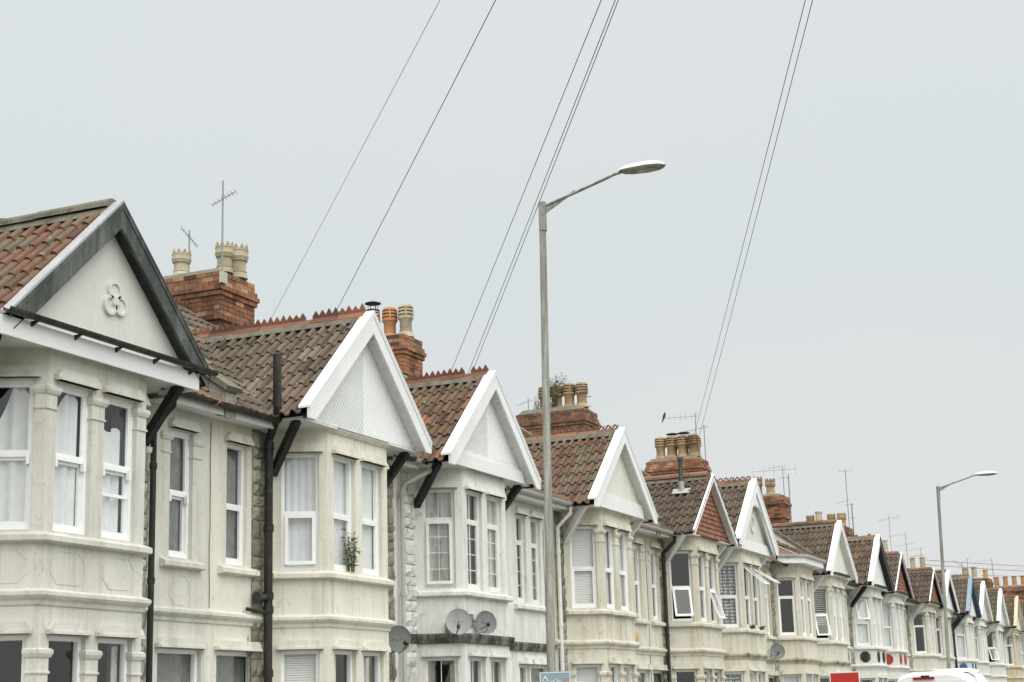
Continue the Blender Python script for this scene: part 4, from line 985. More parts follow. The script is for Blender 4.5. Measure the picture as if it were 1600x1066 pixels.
H[20]['chim'] = [dict(xc=106.6, hw=.7, y0=13.9, y1=15.8, top=9.35, pots=[(106.5, 15.4, 'plain', 'pot_buff', .7, .2), (106.5, 14.85, 'plain', 'pot_buff', .75, .2), (106.7, 14.2, 'plain', 'pot_orange', .55, .17)], brick='brick_red')]
H[22]['chim'] = [dict(xc=120.6, hw=.9, y0=12.6, y1=15.6, top=9.7, pots=[(120.4, 12.9+.6*k, 'plain', 'pot_orange', .7, .19) for k in range(5)], brick='brick_red')]
H[22]['end'] = [121.0]
for i in range(23):
    hh = house(i, X[i], X[i+1], CX[i], FL[i], H[i])
    if i == 7: bay_roof(hh, CX[7], 'tile_red')

# ------------------------------------------------------------------ street lamps
def lamp(x, y, lean, ztop, label, arm_up=.30, dish=1.0):
    e = empty('street_lamp', (x, y+lean, 0), label, 'street lamp', 'street lamps on the pavement'); org = (x, y+lean, 0)
    m = MB(); m.tube([(x, y+lean, 0), (x, y+lean*.85, 1.2), (x, y+lean*.84, 1.25), (x, y, ztop)], [.09, .09, .062, .046], 16); m.build('pole', 'galvanised', e, org, True)
    m = MB(); m.tube([(x, y+.001, ztop-.42), (x, y, ztop), (x, y, ztop+.01)], [.056, .054, .03], 16)
    m.build('collar', 'galvanised', e, org, True)
    m = MB(); m.tube([(x, y-.03, ztop-.06), (x, y-.5, ztop+.065), (x, y-.98, ztop+.20), (x, y-1.08, ztop+.235), (x, y-1.22, ztop+.255)], .021, 10)
    m.prism([(x-.006, y-.05, ztop-.09), (x-.006, y-.05, ztop-.17), (x-.006, y-.52, ztop+.085), (x-.006, y-.5, ztop+.105)], (.012, 0, 0))
    m.build('arm', 'galvanised', e, org, True)
    # head: hull of cross-sections along -y
    st = [(1.16, .03, .028, .010), (1.22, .085, .055, -.025), (1.34, .11, .075, -.04), (1.48, .125, .085, -.042), (1.62, .13, .085, -.042), (1.74, .11, .07, -.035), (1.81, .07, .04, -.02), (1.84, .02, .012, -.008)]
    up = MB(); un = MB(); n = 10
    for mb, sgn in ((up, 1), (un, -1)):
        vs = []
        for d, w, hu, hd in st:
            zc = ztop+.262-(d-1.2)*.01
            for k in range(n+1):
                a = pi*k/n; vs.append((x+w*cos(a), y-d, zc+(hu*sin(a) if sgn > 0 else hd*min(1, 1.6*sin(a)))))
        mb.add(vs, [(i*(n+1)+k, i*(n+1)+k+1, (i+1)*(n+1)+k+1, (i+1)*(n+1)+k) for i in range(len(st)-1) for k in range(n)])
    u = up.build('lamp_head', 'board_white', e, org, True); un.build('underside', 'lamp_under', u, org, True)
    b = MB(); b.add([(x+.095*cos(a), y-1.58+.15*sin(a), ztop+.262-.046) for r in (0,) for a in [2*pi*k/20 for k in range(20)]]+[(x+.075*cos(a), y-1.58+.12*sin(a), ztop+.262-.056) for a in [2*pi*k/20 for k in range(20)]], [(k, (k+1) % 20, 20+(k+1) % 20, 20+k) for k in range(20)]+[tuple(range(20, 40))])
    b.build('lens', 'lamp_lens', u, org, True)
lamp(20.4, 8.30, .14, 8.70, 'tall grey lamp post standing in front of the white rough stone house')
lamp(52.0, 8.12, .22, 8.33, 'smaller looking lamp post far down the street, its foot behind the white van')

# cycle route sign on the near pole
e = empty('cycle_sign', (20.3, 8.42, 2.05), 'small blue-grey cycle route sign with white arrow on the near lamp post', 'sign')
og = (20.3, 8.42, 2.05); m = MB(); ya, yb2, za, zb = 8.07, 8.52, 1.78, 2.20
xx = 20.26
m.box(xx, xx+.012, ya, yb2, za, zb); m.build('plate', 'sign_blue', e, og)
m = MB(); w = .012
m.box(xx-.003, xx, ya+.008, yb2-.008, zb-.02, zb-.008); m.box(xx-.003, xx, ya+.008, ya+.02, za+.01, zb-.02); m.box(xx-.003, xx, yb2-.02, yb2-.008, za+.01, zb-.02)
yc = yb2-.085
m.box(xx-.004, xx-.001, yc-.012, yc+.012, za+.06, zb-.09); m.prism([(xx-.004, yc-.045, zb-.12), (xx-.004, yc+.045, zb-.12), (xx-.004, yc, zb-.045)], (.003, 0, 0))
for cy in (yc-.10, yc-.195):
    for k in range(14):
        a, b = 2*pi*k/14, 2*pi*(k+1)/14; m.beam((xx-.002, cy+.034*cos(a), zb-.155+.034*sin(a)), (xx-.002, cy+.034*cos(b), zb-.155+.034*sin(b)), .004, .008, up=(0, 0, 1) if abs(sin((a+b)/2)) > .7 else (0, 1, 0))
for p, q in (((-.10, -.155), (-.13, -.105)), ((-.13, -.105), (-.175, -.105)), ((-.175, -.105), (-.195, -.155)), ((-.13, -.105), (-.148, -.155)), ((-.148, -.155), (-.175, -.105)), ((-.10, -.155), (-.148, -.155)), ((-.175, -.105), (-.18, -.085))):
    m.beam((xx-.002, yc+p[0], zb+p[1]), (xx-.002, yc+q[0], zb+q[1]), .004, .008, up=(1, 0, 0))
m.build('symbols', 'sign_white', e, og)
m = MB(); y8 = ya+.055
m.box(xx-.004, xx-.001, y8-.03, y8+.03, zb-.205, zb-.10); rb = m.build('route_number_box', 'sign_white', e, og)
m = MB()
for zc in (-.135, -.17):
    for k in range(12):
        a, b = 2*pi*k/12, 2*pi*(k+1)/12; m.beam((xx-.006, y8+.014*cos(a), zb+zc+.016*sin(a)), (xx-.006, y8+.014*cos(b), zb+zc+.016*sin(b)), .003, .008, up=(0, 0, 1) if abs(sin((a+b)/2)) > .7 else (0, 1, 0))
for a, b, c2, d in ((-.03, .03, -.108, -.100), (-.03, .03, -.205, -.197), (-.03, -.024, -.197, -.108), (.024, .03, -.197, -.108)): m.box(xx-.0065, xx-.0045, y8+a, y8+b, zb+c2, zb+d)
m.build('route_number', 'sign_red', rb, og)
m = MB()
for zz in (1.88, 2.1): m.tube([(20.39+.075*cos(2*pi*k/12), 8.405+.075*sin(2*pi*k/12), zz) for k in range(13)], .006, 5, cap=False); m.box(xx+.012, 20.32, 8.39, 8.42, zz-.012, zz+.012)
m.build('clamp', 'galvanised', e, og)

# red agent's board on a post
e = empty('sign_board', (37.6, 8.45, 0), 'plain red board with a thin white edge on a post by the kerb', 'sign'); og = (37.6, 8.45, 0)
m = MB(); m.box(37.57, 37.63, 8.42, 8.48, 0, 2.5); m.build('post', 'board_white', e, og)
m = MB(); m.box(37.55, 37.568, 7.98, 8.62, 1.62, 2.41); p = m.build('panel', 'sign_red', e, og)
m = MB()
for a in ((7.96, 8.64, 2.41, 2.435), (7.96, 8.64, 1.6, 1.62), (7.96, 7.98, 1.62, 2.41), (8.62, 8.64, 1.62, 2.41)): m.box(37.548, 37.57, *a)
m.build('edging', 'sign_white', p, og)

# ------------------------------------------------------------------ white van
def van(x0, yc, label):
    e = empty('parked_van', (x0+2.8, yc, 0), label, 'van'); og = (x0+2.8, yc, 0)
    # stations along x: (x, z bottom, z top, half width bottom, half width top)
    st = [(0, .45, 2.36, .96, .80), (.06, .38, 2.43, .98, .82), (.5, .35, 2.47, 1.0, .83), (3.6, .35, 2.46, 1.0, .83), (4.2, .35, 2.36, 1.0, .80), (4.75, .35, 1.75, 1.0, .78), (4.95, .35, 1.40, .99, .82), (5.5, .35, 1.15, .95, .80), (5.62, .4, .95, .88, .76)]
    m = MB(); vs = []; K = 12
    for x, zb, zt, wb, wt in st:
        h = zt-zb
        pr = [(wb, zb), (wb+.01, zb+h*.25), (wb+.005, zb+h*.45), (wb-.04, zb+h*.70), (wt+.03, zt-.20*min(1, h)), (wt-.06, zt-.08*min(1, h)), (wt-.32, zt)]
        ring = [(yc-a, b) for a, b in pr]+[(yc+a, b) for a, b in reversed(pr)]
        vs += [(x0+x, a, b) for a, b in ring]
    k = 14
    m.add(vs, [(i*k+j, i*k+(j+1) % k, (i+1)*k+(j+1) % k, (i+1)*k+j) for i in range(len(st)-1) for j in range(k)]+[tuple(range(k-1, -1, -1)), tuple((len(st)-1)*k+j for j in range(k))])
    b = m.build('body', 'van_white', e, og, True)
    for sg in (-1, 1):
        m = MB(); m.box(x0-.012, x0+.005, yc+sg*.02 if sg > 0 else yc-.86, yc+.86 if sg > 0 else yc-.02, .5, 2.24); d = m.build('rear_door', 'van_white', e, og)
        m = MB(); a = sorted((yc+sg*.12, yc+sg*.72)); m.box(x0-.018, x0-.012, a[0], a[1], 1.45, 2.1); m.build('door_window', 'rubber', d, og)
        m = MB(); a = sorted((yc+sg*.87, yc+sg*.97)); m.box(x0-.03, x0+.01, a[0], a[1], 1.0, 1.7); m.build('tail_light', 'tail_red', e, og)
        m = MB(); a = yc+sg*1.0; m.prism([(x0+3.75, a+sg*.004, 1.25), (x0+4.72, a+sg*.004, 1.25), (x0+4.45, a-sg*.06, 1.9), (x0+3.75, a-sg*.06, 1.95)], (0, -sg*.01, 0)); m.build('side_window', 'rubber', e, og)
        for wx in (1.0, 4.6):
            m = MB(); m.lathe((x0+wx, yc+sg*.80, .34), [(.20, 0), (.32, 0), (.34, .03), (.34, .17), (.32, .20), (.2, .20)], 24, axis=(0, sg, 0)); w_ = m.build('wheel', 'rubber', e, og, True)
            m = MB(); m.lathe((x0+wx, yc+sg*1.0, .34), [(.20, 0), (.19, .005), (.05, -.02), (.03, 0)], 20, axis=(0, sg, 0)); m.build('rim', 'aerial', w_, og, True)
    m = MB(); m.box(x0-.05, x0-.0, yc-.10, yc+.42, 2.27, 2.325); m.build('brake_light', 'tail_red', e, og)
    m = MB(); m.box(x0-.06, x0-.01, yc+.02, yc+.22, 2.32, 2.37); m.build('light_housing', 'rubber', e, og)
    m = MB(); m.prism([(x0+4.22, yc-.72, 2.28), (x0+4.22, yc+.72, 2.28), (x0+4.80, yc+.82, 1.62), (x0+4.80, yc-.82, 1.62)], (.03, 0, .03)); m.build('windscreen', 'rubber', e, og)
    m = MB(); m.lathe((x0+1.6, yc-.35, 2.44), [(.62, 0), (.60, .04), (.50, .08), (.30, .10), (.02, .105)], 20); m.build('roof_vent', 'van_white', e, og, True)
van(42.0, 7.15, 'white high roofed van parked at the kerb facing away')

# ------------------------------------------------------------------ satellite dishes, alarm
def dish(c, face, r, mat, wallpt, label, lnb=(0, 0, -1)):
    c = Vector(c); f = Vector(face).normalized(); e = empty('satellite_dish', tuple(wallpt), label, 'satellite dish', 'satellite dishes on the fronts'); og = tuple(wallpt); wp = Vector(wallpt)
    m = MB(); prof = []
    for k in range(7): rr = r*k/6; prof.append((max(rr, .003), .10*r*(k/6)**2*2))
    prof += [(r*1.02, .2*r+.004), (r*1.02, .2*r-.006)]+[(max(r*k/6, .003), .2*r*(k/6)**2-.008) for k in range(5, -1, -1)]
    m.lathe(c-f*.05, prof, 28, axis=f); d = m.build('reflector', mat, e, og, True)
    up = Vector((0, 0, 1)); sd = f.cross(up).normalized(); u2 = sd.cross(f).normalized(); L_ = sd*lnb[0]+u2*lnb[2]; L_.normalize()
    a = c+L_*r*.92; t = c+f*r*1.15+L_*r*.75
    m = MB(); m.tube([a, a+(t-a)*.5+L_*.02, t], .010, 6); m.build('arm', 'dish_dark', e, og, True)
    m = MB(); m.tube([t-(c-t).normalized()*.05, t+(c-t).normalized()*.03], [.02, .032], 10); m.build('receiver', 'plastic_black', e, og, True)
    m = MB(); m.tube([c-f*.04, c-f*.12, wp+Vector((0, -.05, -.0))], .018, 8); m.box(wp.x-.05, wp.x+.05, wp.y-.05, wp.y, wp.z-.09, wp.z+.09); m.build('bracket', 'dish_dark', e, og)
    for s in (-1, 1):
        pass
    m = MB()
    for s in (-1, 1):
        q = c+sd*(s*.06)-f*.05+f*.02; m.lathe(q, [(.008, 0), (.006, .012), (.002, .014)], 6, axis=f)
    m.build('bolt', 'plastic_black', d, og)
    # coax
    m = MB(); m.tube([t, t+Vector((0, .04, -.10)), (t+wp)/2+Vector((0, 0, -.16)), wp+Vector((0, -.02, -.05))], .005, 5); m.build('cable', 'wire', e, og, True)
dish((20.74, 10.86, 2.76), (-.80, -.55, .15), .185, 'dish_dark', (21.2, YW, 2.76), 'dark translucent dish overlapping the edge of the cream bay', lnb=(-.55, 0, -.8))
dish((21.98, 10.50, 3.03), (-.82, -.50, .20), .19, 'dish_grey', (22.25, 10.83, 2.95), 'light grey dish, left one of the two on the white rough stone house', lnb=(.2, 0, -.9))
dish((22.80, 10.42, 3.05), (-.55, -.80, .15), .175, 'dish_dark', (22.6, 10.62, 3.08), 'smaller darker dish, right one of the two above the black band', lnb=(.6, 0, -.5))
dish((41.95, 10.95, 3.12), (-.75, -.60, .2), .20, 'dish_dark', (42.25, YW, 3.1), 'dark dish low between the lace curtained house and the gableless one', lnb=(.6, 0, -.7))
e = empty('alarm_box', (31.62, YW, 3.14), 'faded yellow oval alarm box on the buff wall', 'alarm box'); og = (31.62, YW, 3.14)
m = MB(); m.lathe(og, [(.14, 0), (.14, .035), (.11, .06), (.02, .065)], 20, axis=(0, -1, 0)); m.build('cover', 'alarm_yellow', e, og, True)
m = MB(); m.box(31.57, 31.67, YW-.03, YW, 2.93, 2.97); m.build('strobe_lamp', 'plastic_black', e, og)

# ------------------------------------------------------------------ aerials
def aerial(x, y, z0, z1, label, booms, r=.014, brackets=None, box=False):
    """booms: (height, direction, length, elements, element half length, offset along, mode)"""
    e = empty('tv_aerial', (x, y, z0), label, 'TV aerial', 'aerials on the chimneys'); og = (x, y, z0)
    m = MB(); m.tube([(x, y, z0), (x, y, z1)], r, 8); m.build('mast', 'aerial', e, og, True)
    for (bz, dr, ln, n, eh, off, mode) in booms:
        d = Vector(dr).normalized(); c = Vector((x, y, bz)); a = c+d*(off-ln/2); b = c+d*(off+ln/2)
        sd = d.cross(Vector((0, 0, 1))).normalized(); el = Vector((0, 0, 1)) if mode == 'v' else sd
        m = MB(); m.tube([a, b], .008, 6)
        for k in range(n):
            p = a+(b-a)*(k/(max(1, n-1))); hh = eh*(1-.35*k/max(1, n)); m.tube([p-el*hh, p+el*hh], .004, 5)
        if mode == 'x':
            for sg in (-1, 1): m.tube([a+Vector((0, 0, .02)), a+Vector((0, 0, sg*.22))-d*.08], .005, 5)
        m.build('boom', 'aerial', e, og)
    for bz in (brackets or []):
        m = MB(); m.beam((x, y, bz), (x-.28, y, bz), .02, .02); m.build('bracket', 'aerial', e, og)
    if box:
        m = MB(); m.box(x-.075, x+.075, y-.05, y-.0, z0-.16, z0+.02); m.build('junction_box', 'plastic_grey', e, og)
aerial(20.86, 13.95, 8.55, 10.08, 'tall white aerial mast on the near corner of the crown potted chimney', [(9.78, (-.35, .9, -.55), .42, 8, .13, -.02, 'h')], .015, box=True)
aerial(21.9, 15.3, 8.5, 9.74, 'short aerial behind the left pot of the nearest chimney', [(9.62, (.5, -.6, -.9), .40, 8, .13, 0, 'h')])
aerial(28.35, 14.5, 7.9, 9.15, 'twin aerial on a mast right of the three louvred pots', [(9.02, (.3, 1, .05), .30, 7, .12, .0, 'h'), (8.45, (.3, 1, .1), .30, 6, .12, -.05, 'h')], .016, brackets=(8.35, 8.62))
aerial(36.6, 15.45, 8.6, 9.36, 'small aerial on the left end of the weed grown chimney', [(9.26, (-.3, .9, -.3), .36, 5, .1, .1, 'h')], .01)
aerial(37.75, 14.35, 8.2, 9.6, 'mast with stubby cross pieces at the right of the weed grown chimney', [(9.45, (.3, 1, 0), .26, 5, .12, 0, 'h'), (9.2, (.3, 1, 0), .22, 4, .12, 0, 'h'), (9.0, (.3, 1, 0), .26, 4, .12, 0, 'h')], .014)
aerial(46.0, 14.05, 8.8, 10.32, 'long boom aerial on which a black bird sits', [(10.22, (-.1, 1, .02), 1.0, 7, .13, .45, 'v')], .014)
aerial(46.5, 13.95, 8.7, 10.03, 'aerial on the right front corner of the crowded chimney', [(9.95, (0, 1, -.12), .75, 9, .10, .25, 'h')], .014)
aerial(55.35, 13.86, 8.2, 9.86, 'wide horizontal aerial over the two crown pots', [(9.78, (-.1, 1, .0), 1.5, 5, .22, .30, 'v'), (9.9, (-.3, .9, -.1), .5, 8, .1, .25, 'h')], .014)
aerial(56.1, 13.86, 7.9, 9.72, 'free standing mast beside the chimney with two crown pots', [(9.6, (-.1, 1, 0), .35, 5, .12, .15, 'h')], .02, brackets=(8.0, 8.25))
aerial(65.1, 13.75, 8.2, 11.0, 'very tall thin mast with a forked top', [(10.95, (0, 1, 0), .55, 2, .12, 0, 'v'), (9.75, (-.1, 1, -.2), .5, 3, .08, .2, 'h')], .016)
aerial(65.7, 13.72, 8.2, 9.7, 'dark mast just right of the tall forked one', [(9.65, (0, 1, 0), .35, 5, .10, .1, 'h'), (9.1, (0, 1, 0), .3, 3, .10, 0, 'h')], .025)
aerial(74.9, 14.0, 8.3, 10.15, 'aerial with a slanting boom on the third last tall mast', [(10.0, (-.1, 1, -.12), .9, 9, .14, .0, 'v')], .012)
aerial(78.2, 13.9, 8.1, 9.65, 'double boomed aerial beyond the slanting one', [(9.6, (-.1, 1, -.1), .8, 5, .1, .4, 'h'), (9.1, (-.1, 1, -.1), 1.0, 7, .1, .1, 'h')], .014)
aerial(82.0, 13.9, 8.0, 9.0, 'low aerial seen against the sky left of the far lamp post', [(8.9, (-.1, 1, -.1), .7, 5, .1, .2, 'h')], .012)
aerial(91.0, 13.0, 7.6, 9.4, 'big tilted wide aerial just right of the far lamp post', [(8.75, (-.3, -1, -.75), 1.0, 9, .42, -.5, 'h'), (9.3, (.2, -1, .7), .9, 2, .03, -.2, 'h')], .014)
aerial(85.6, 14.5, 8.4, 9.6, 'stacked pair of aerials behind the far lamp post', [(9.55, (-.1, 1, -.1), .7, 4, .1, .3, 'h'), (9.2, (-.1, 1, -.1), .6, 4, .1, .2, 'h')], .014)
aerial(107.2, 13.8, 9.0, 10.6, 'slim aerial on the orange brick chimney far right', [(10.55, (-.1, 1, -.1), 1.2, 5, .12, .5, 'h'), (9.95, (-.1, 1, -.1), 1.2, 6, .12, .5, 'h')], .02)
aerial(104.0, 15.2, 8.4, 10.2, 'aerial mast left of the orange brick chimney far right', [(9.9, (-.1, 1, 0), .5, 5, .15, 0, 'h')], .02)
aerial(119.5, 13.2, 9.0, 11.1, 'aerial at the right edge above the last chimney', [(10.9, (-.1, 1, -.1), 1.0, 6, .15, .5, 'h')], .02)

# ------------------------------------------------------------------ bird
def bird(p):
    p = Vector(p); e = empty('black_bird', tuple(p), 'black bird perched on the tip of an aerial boom', 'bird'); f = Vector((.35, -.5, 0)).normalized()
    sp = [(-.075, -.115, .006, .016), (-.052, -.06, .010, .018), (-.03, .0, .028, .026), (-.012, .045, .042, .038), (.004, .09, .042, .042), (.012, .125, .029, .030), (.017, .148, .028, .028), (.024, .168, .023, .023), (.036, .178, .010, .010), (.052, .175, .006, .006), (.07, .17, .002, .002)]
    m = MB(); vs = []; n = 10; sd = Vector((-f.y, f.x, 0))
    for i, (a, z, w, t) in enumerate(sp):
        j0, j1 = sp[max(0, i-1)], sp[min(len(sp)-1, i+1)]; d = Vector((j1[0]-j0[0], j1[1]-j0[1])).normalized(); nn = f*(-d.y)+Vector((0, 0, d.x))
        for k in range(n):
            an = 2*pi*k/n; vs.append(p+f*a+Vector((0, 0, z))+sd*(w*cos(an))+nn*(t*sin(an)))
    m.add(vs, [(i*n+k, i*n+(k+1) % n, (i+1)*n+(k+1) % n, (i+1)*n+k) for i in range(len(sp)-1) for k in range(n)]+[tuple(range(n)), tuple((len(sp)-1)*n+k for k in range(n))])
    m.build('body', 'bird', e, tuple(p), True)
    for s in (-1, 1):
        m = MB(); b = p+sd*(s*.015); m.tube([b+Vector((0, 0, .03)), b], .004, 5)
        for q in (-.02, 0, .02): m.tube([b, b+f*.025+sd*q], .003, 4)
        m.build('leg', 'bird', e, tuple(p))
bird((45.96, 15.0, 10.24))

# ------------------------------------------------------------------ weeds
def weed(base, n, hgt, spread, label, leafm, rnd, leafn=14, ls=.035, lean=(0, 0)):
    e = empty('weed_plant', base, label, 'plant'); st = MB(); lf = MB(); b = Vector(base)
    for i in range(n):
        a = rnd.uniform(0, 2*pi); d = Vector((cos(a), sin(a), 0))*rnd.uniform(.1, 1)*spread+Vector((lean[0], lean[1], 0)); h_ = hgt*rnd.uniform(.55, 1)
        o = Vector((rnd.uniform(-.5, .5)*spread*.6, rnd.uniform(-.5, .5)*spread*.6, 0))
        pts = [b+o+d*(t*t)+Vector((0, 0, h_*t)) for t in (0, .25, .5, .75, 1)]
        st.tube(pts, [.006, .005, .004, .003, .001], 5)
        for k in range(leafn):
            t = .15+.85*k/leafn; q = b+o+d*(t*t)+Vector((0, 0, h_*t)); dv = Vector((rnd.gauss(0, 1), rnd.gauss(0, 1), rnd.gauss(.2, .6))).normalized(); s2 = dv.cross(Vector((rnd.gauss(0, 1), rnd.gauss(0, 1), 1))).normalized(); L_ = ls*rnd.uniform(.6, 1.5)
            dn = Vector((0, 0, -.25*L_))
            lf.add([q, q+dv*L_*.5+s2*L_*.22, q+dv*L_*1.3+dn, q+dv*L_*.5-s2*L_*.22], [(0, 1, 2, 3)], rnd.random())
    st.build('stem', 'stem', e, base); lf.build('foliage', leafm, e, base)
rw = random.Random(11)
weed((18.95, 10.60, 3.55), 9, .60, .17, 'green weed growing up from the cream bay sill', 'leaf', rw, 15, .05)
weed((36.85, 14.85, 9.0), 40, 1.0, .40, 'dry wispy shrub sprouting among the pots of the brown chimney', 'leaf_dry', rw, 30, .042)
weed((36.75, 15.3, 9.0), 8, .5, .2, 'smaller dry tuft at the left end of the brown chimney top', 'leaf_dry', rw, 22, .03)
for k, (x, lb) in enumerate([(38.3, 'mossy weed clump on the sill of the lace curtained bay'), (39.1, 'darker moss clump at the right end of the lace curtained sill')]):
    weed((x, 10.56, 3.54), 16, .10, .14, lb, 'leaf', rw, 8, .03)
weed((15.9, 10.30, 5.66), 1, .10, .01, 'single dry stalk standing in the black front gutter', 'leaf_dry', rw, 0, .02)

# picture standing inside the white house's window
e = empty('picture_frame', (22.0, 11.02, 3.62), 'white framed picture standing inside the barred window', 'picture'); og = (22.0, 11.02, 3.62)
A_ = Vector((CX[3]-BW, YW)); B_ = Vector((CX[3]-BF, YF)); U_ = (B_-A_).normalized(); N_ = Vector((-U_.y, U_.x))
m = MB(); m.xf = lambda p: Vector((A_.x+U_.x*p.x+N_.x*p.y, A_.y+U_.y*p.x+N_.y*p.y, p.z))
for a in ((.20, .23, 3.60, 3.86), (.47, .50, 3.60, 3.86), (.23, .47, 3.83, 3.86), (.23, .47, 3.60, 3.63)): m.box(a[0], a[1], .15, .17, a[2], a[3])
m.build('frame', 'sign_white', e, og)
m = MB(); m.xf = lambda p: Vector((A_.x+U_.x*p.x+N_.x*p.y, A_.y+U_.y*p.x+N_.y*p.y, p.z)); m.box(.23, .47, .158, .165, 3.63, 3.83); m.build('print', 'paint_grey', e, og)

# ------------------------------------------------------------------ telegraph pole (beside the camera) and its wires
e = empty('telegraph_pole', (5.32, -.60, 0), 'wooden telegraph pole from which the overhead wires fan out', 'telegraph pole'); og = (5.32, -.60, 0)
m = MB(); m.tube([(5.32, -.60, 0), (5.32, -.60, 9.1)], [.15, .10], 14); m.build('pole', 'stem', e, og, True)
m = MB(); m.lathe((5.32, -.60, 8.85), [(.20, 0), (.22, .02), (.22, .05), (.20, .07)], 16); m.build('ring', 'galvanised', e, og, True)
CAM = Vector((0, 0, 1.6)); f_, PV, ROLL = 2550., (1950, 1090), .030
def unroll(px, py):
    dx, dy = px-800, py-533; return dx*cos(ROLL)-dy*sin(ROLL), dx*sin(ROLL)+dy*cos(ROLL)
_u, _v = unroll(*PV); PITCH = atan2(_v, f_); TH = atan2(_u, f_/cos(PITCH))
Fh = Vector((cos(TH), sin(TH), 0)); RT = Vector((sin(TH), -cos(TH), 0)); UZ = Vector((0, 0, 1))
FW = Fh*cos(PITCH)+UZ*sin(PITCH); UP = UZ*cos(PITCH)-Fh*sin(PITCH)
WR = [((5.28, -0.39, 8.95), (22.79, 14.4, 8.05)), ((5.34, -0.506, 8.95), (24.52, 14.4, 8.09)), ((5.286, -0.415, 8.97), (29.53, 14.4, 8.1)), ((5.30, -0.40, 8.93), (30.46, 14.4, 8.14)), ((5.284, -0.414, 8.95), (30.30, 14.4, 8.14)),
      ((5.345, -0.452, 8.95), (45.55, 14.0, 9.50)), ((5.345, -0.505, 8.95), (46.10, 14.0, 9.60))]
WL = ['far left wire, thinnest of the fan', 'second overhead wire from the left', 'single wire left of the close pair', 'right hand wire of the close pair', 'left hand wire of the close pair', 'wire running down to the crowded chimney, left of two', 'wire running down to the crowded chimney, right of two']
for (a, b), lb in zip(WR, WL):
    a = Vector(a); b = Vector(b); pts = []
    for k in range(25):
        t = k/24; p = a.lerp(b, t); p.z -= 4*t*(1-t)*.04; pts.append(p)
    m = MB(); m.tube(pts, .0048 if 'thinnest' not in lb else .003, 5, cap=False)
    tag(m.build('overhead_wire', 'wire', None, (0, 0, 0)), lb, 'wire', 'overhead wires fanning to the houses')
for k, (a, b) in enumerate([((85, 14.2, 8.9), (140, 4.5, 11.6)), ((85.2, 14.4, 8.7), (140, 4.6, 11.2)), ((107, 14.5, 9.6), (140, 4.5, 11.3))]):
    a = Vector(a); b = Vector(b); m = MB(); m.tube([a.lerp(b, t/10)-Vector((0, 0, 4*t/10*(1-t/10)*.15)) for t in range(11)], .012, 5, cap=False)
    tag(m.build('overhead_wire', 'wire', None, (0, 0, 0)), ['upper far wire crossing low over the last roofs', 'middle far wire crossing low over the last roofs', 'far wire leaving the orange brick chimney'][k], 'wire', 'far wires')

# ------------------------------------------------------------------ ground
def sheet(name, x0, x1, y0, y1, z, mat):
    m = MB(); m.quad((x0, y0, z), (x1, y0, z), (x1, y1, z), (x0, y1, z)); tag(m.build(name, mat), None, None, None, 'structure')
sheet('ground', -900, 1500, -900, 900, -.13, 'earth')
sheet('road', -40, 300, -1.2, 7.9-.0, -.12+.004, 'asphalt')
m = MB(); m.box(-40, 300, 8.05, YF+.3, -.126, 0); tag(m.build('pavement', 'paving'), None, None, None, 'structure')
m = MB(); m.box(-40, 300, 7.9, 8.05, -.126, .012); tag(m.build('kerb', 'paint_grey'), None, None, None, 'structure')
m = MB(); m.box(-40, 300, -4, -1.2, -.126, 0); tag(m.build('near_pavement', 'paving'), None, None, None, 'structure')
m = MB()
for k in range(60): m.box(-20+5*k, -18+5*k, 3.3, 3.4, -.116, -.112)
tag(m.build('road_marking', 'road_paint'), None, None, None, 'structure')

# ------------------------------------------------------------------ camera
cd = bpy.data.cameras.new('camera'); co = bpy.data.objects.new('camera', cd); C.objects.link(co); S.camera = co
cd.sensor_width = 36; cd.lens = f_/1600*36; cd.clip_end = 3000; cd.clip_start = .1
cR = RT*cos(ROLL)-UP*sin(ROLL); cU = RT*sin(ROLL)+UP*cos(ROLL)
mt = Matrix((cR, cU, -FW)).transposed().to_4x4(); mt.translation = CAM; co.matrix_world = mt
S.render.resolution_x = 1024; S.render.resolution_y = 682

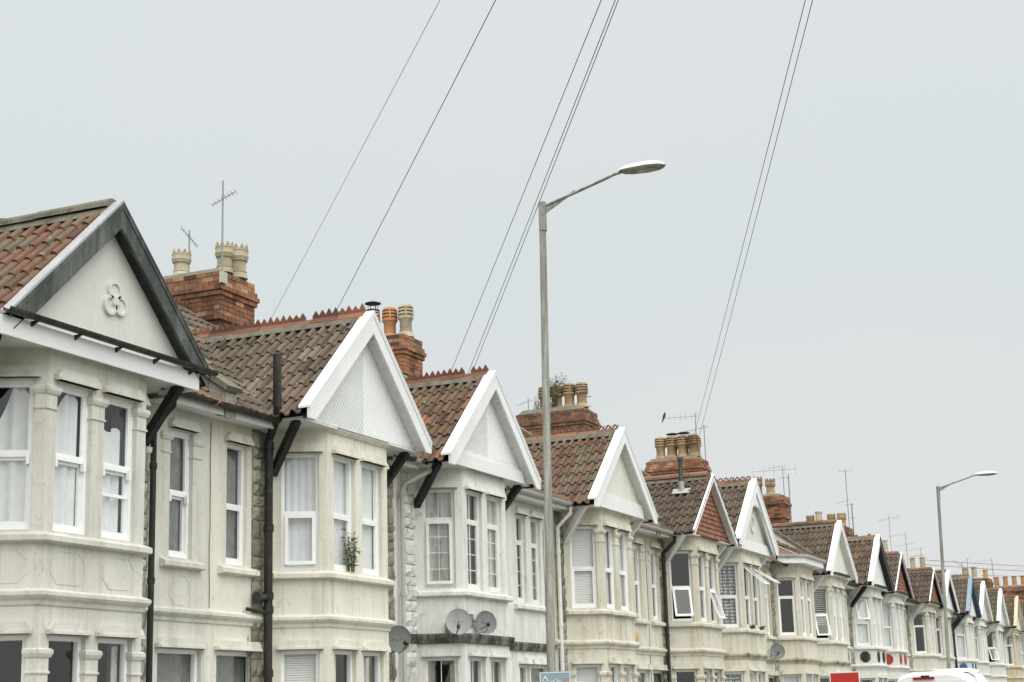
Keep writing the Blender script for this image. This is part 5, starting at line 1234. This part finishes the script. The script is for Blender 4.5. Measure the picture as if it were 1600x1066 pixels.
# ------------------------------------------------------------------ light: bright overcast
AZ, EL = Vector((-.55, -.72, 0)).normalized(), radians(52)
w = bpy.data.worlds.new('World'); S.world = w; w.use_nodes = True; t = w.node_tree; t.nodes.clear()
sky = N(t, 'ShaderNodeTexSky', sky_type='NISHITA', sun_disc=False); sky.sun_elevation = EL; sky.sun_rotation = atan2(AZ.x, AZ.y)
sky.air_density = 1.5; sky.dust_density = 4
tc = N(t, 'ShaderNodeTexCoord'); sx = N(t, 'ShaderNodeSeparateXYZ'); L(t, tc.outputs['Generated'], sx.inputs[0])
nz = N(t, 'ShaderNodeTexNoise'); nz.inputs['Scale'].default_value = 2.2; nz.inputs['Detail'].default_value = 5
mp = N(t, 'ShaderNodeMapping'); mp.inputs['Scale'].default_value = (1, 1, 2.5); L(t, tc.outputs['Generated'], mp.inputs[0]); L(t, mp.outputs[0], nz.inputs[0])
base = ramp(t, sx.outputs[2], [(0, (.80, .805, .775)), (.10, (.79, .82, .82)), (.25, (.755, .81, .825)), (.42, (.79, .84, .855)), (.62, (1.55, 1.58, 1.58)), (1, (1.95, 1.95, 1.93))])
cl = mix(t, ramp(t, nz.outputs[0], [(.38, 0), (.66, .32)]), base, (.83, .845, .845))
# brighter cloud on the side of the hidden sun
dp = N(t, 'ShaderNodeVectorMath', operation='DOT_PRODUCT'); L(t, tc.outputs['Generated'], dp.inputs[0]); dp.inputs[1].default_value = (AZ.x*cos(EL), AZ.y*cos(EL), sin(EL))
gl = ramp(t, dp.outputs['Value'], [(.15, (1, 1, 1)), (1, (2.0, 1.97, 1.9))])
cl = mix(t, 1.0, cl, gl, 'MULTIPLY')
bg1 = N(t, 'ShaderNodeBackground'); L(t, cl, bg1.inputs[0]); bg1.inputs[1].default_value = .96
bg2 = N(t, 'ShaderNodeBackground'); L(t, sky.outputs[0], bg2.inputs[0]); bg2.inputs[1].default_value = .05
ms = N(t, 'ShaderNodeMixShader'); ms.inputs[0].default_value = .06; L(t, bg1.outputs[0], ms.inputs[1]); L(t, bg2.outputs[0], ms.inputs[2])
ow = N(t, 'ShaderNodeOutputWorld'); L(t, ms.outputs[0], ow.inputs[0])
sd = bpy.data.lights.new('sun', 'SUN'); sd.energy = .9; sd.angle = radians(75); sd.color = (1, .97, .92)
so = bpy.data.objects.new('sun', sd); C.objects.link(so)
dv = Vector((AZ.x*cos(EL), AZ.y*cos(EL), sin(EL))); so.rotation_euler = dv.to_track_quat('Z', 'Y').to_euler()
S.view_settings.view_transform = 'Standard'; S.view_settings.look = 'None'; S.view_settings.exposure = 0; S.view_settings.gamma = 1
S.render.engine = 'CYCLES'
S.cycles.max_bounces = 6; S.cycles.transparent_max_bounces = 8
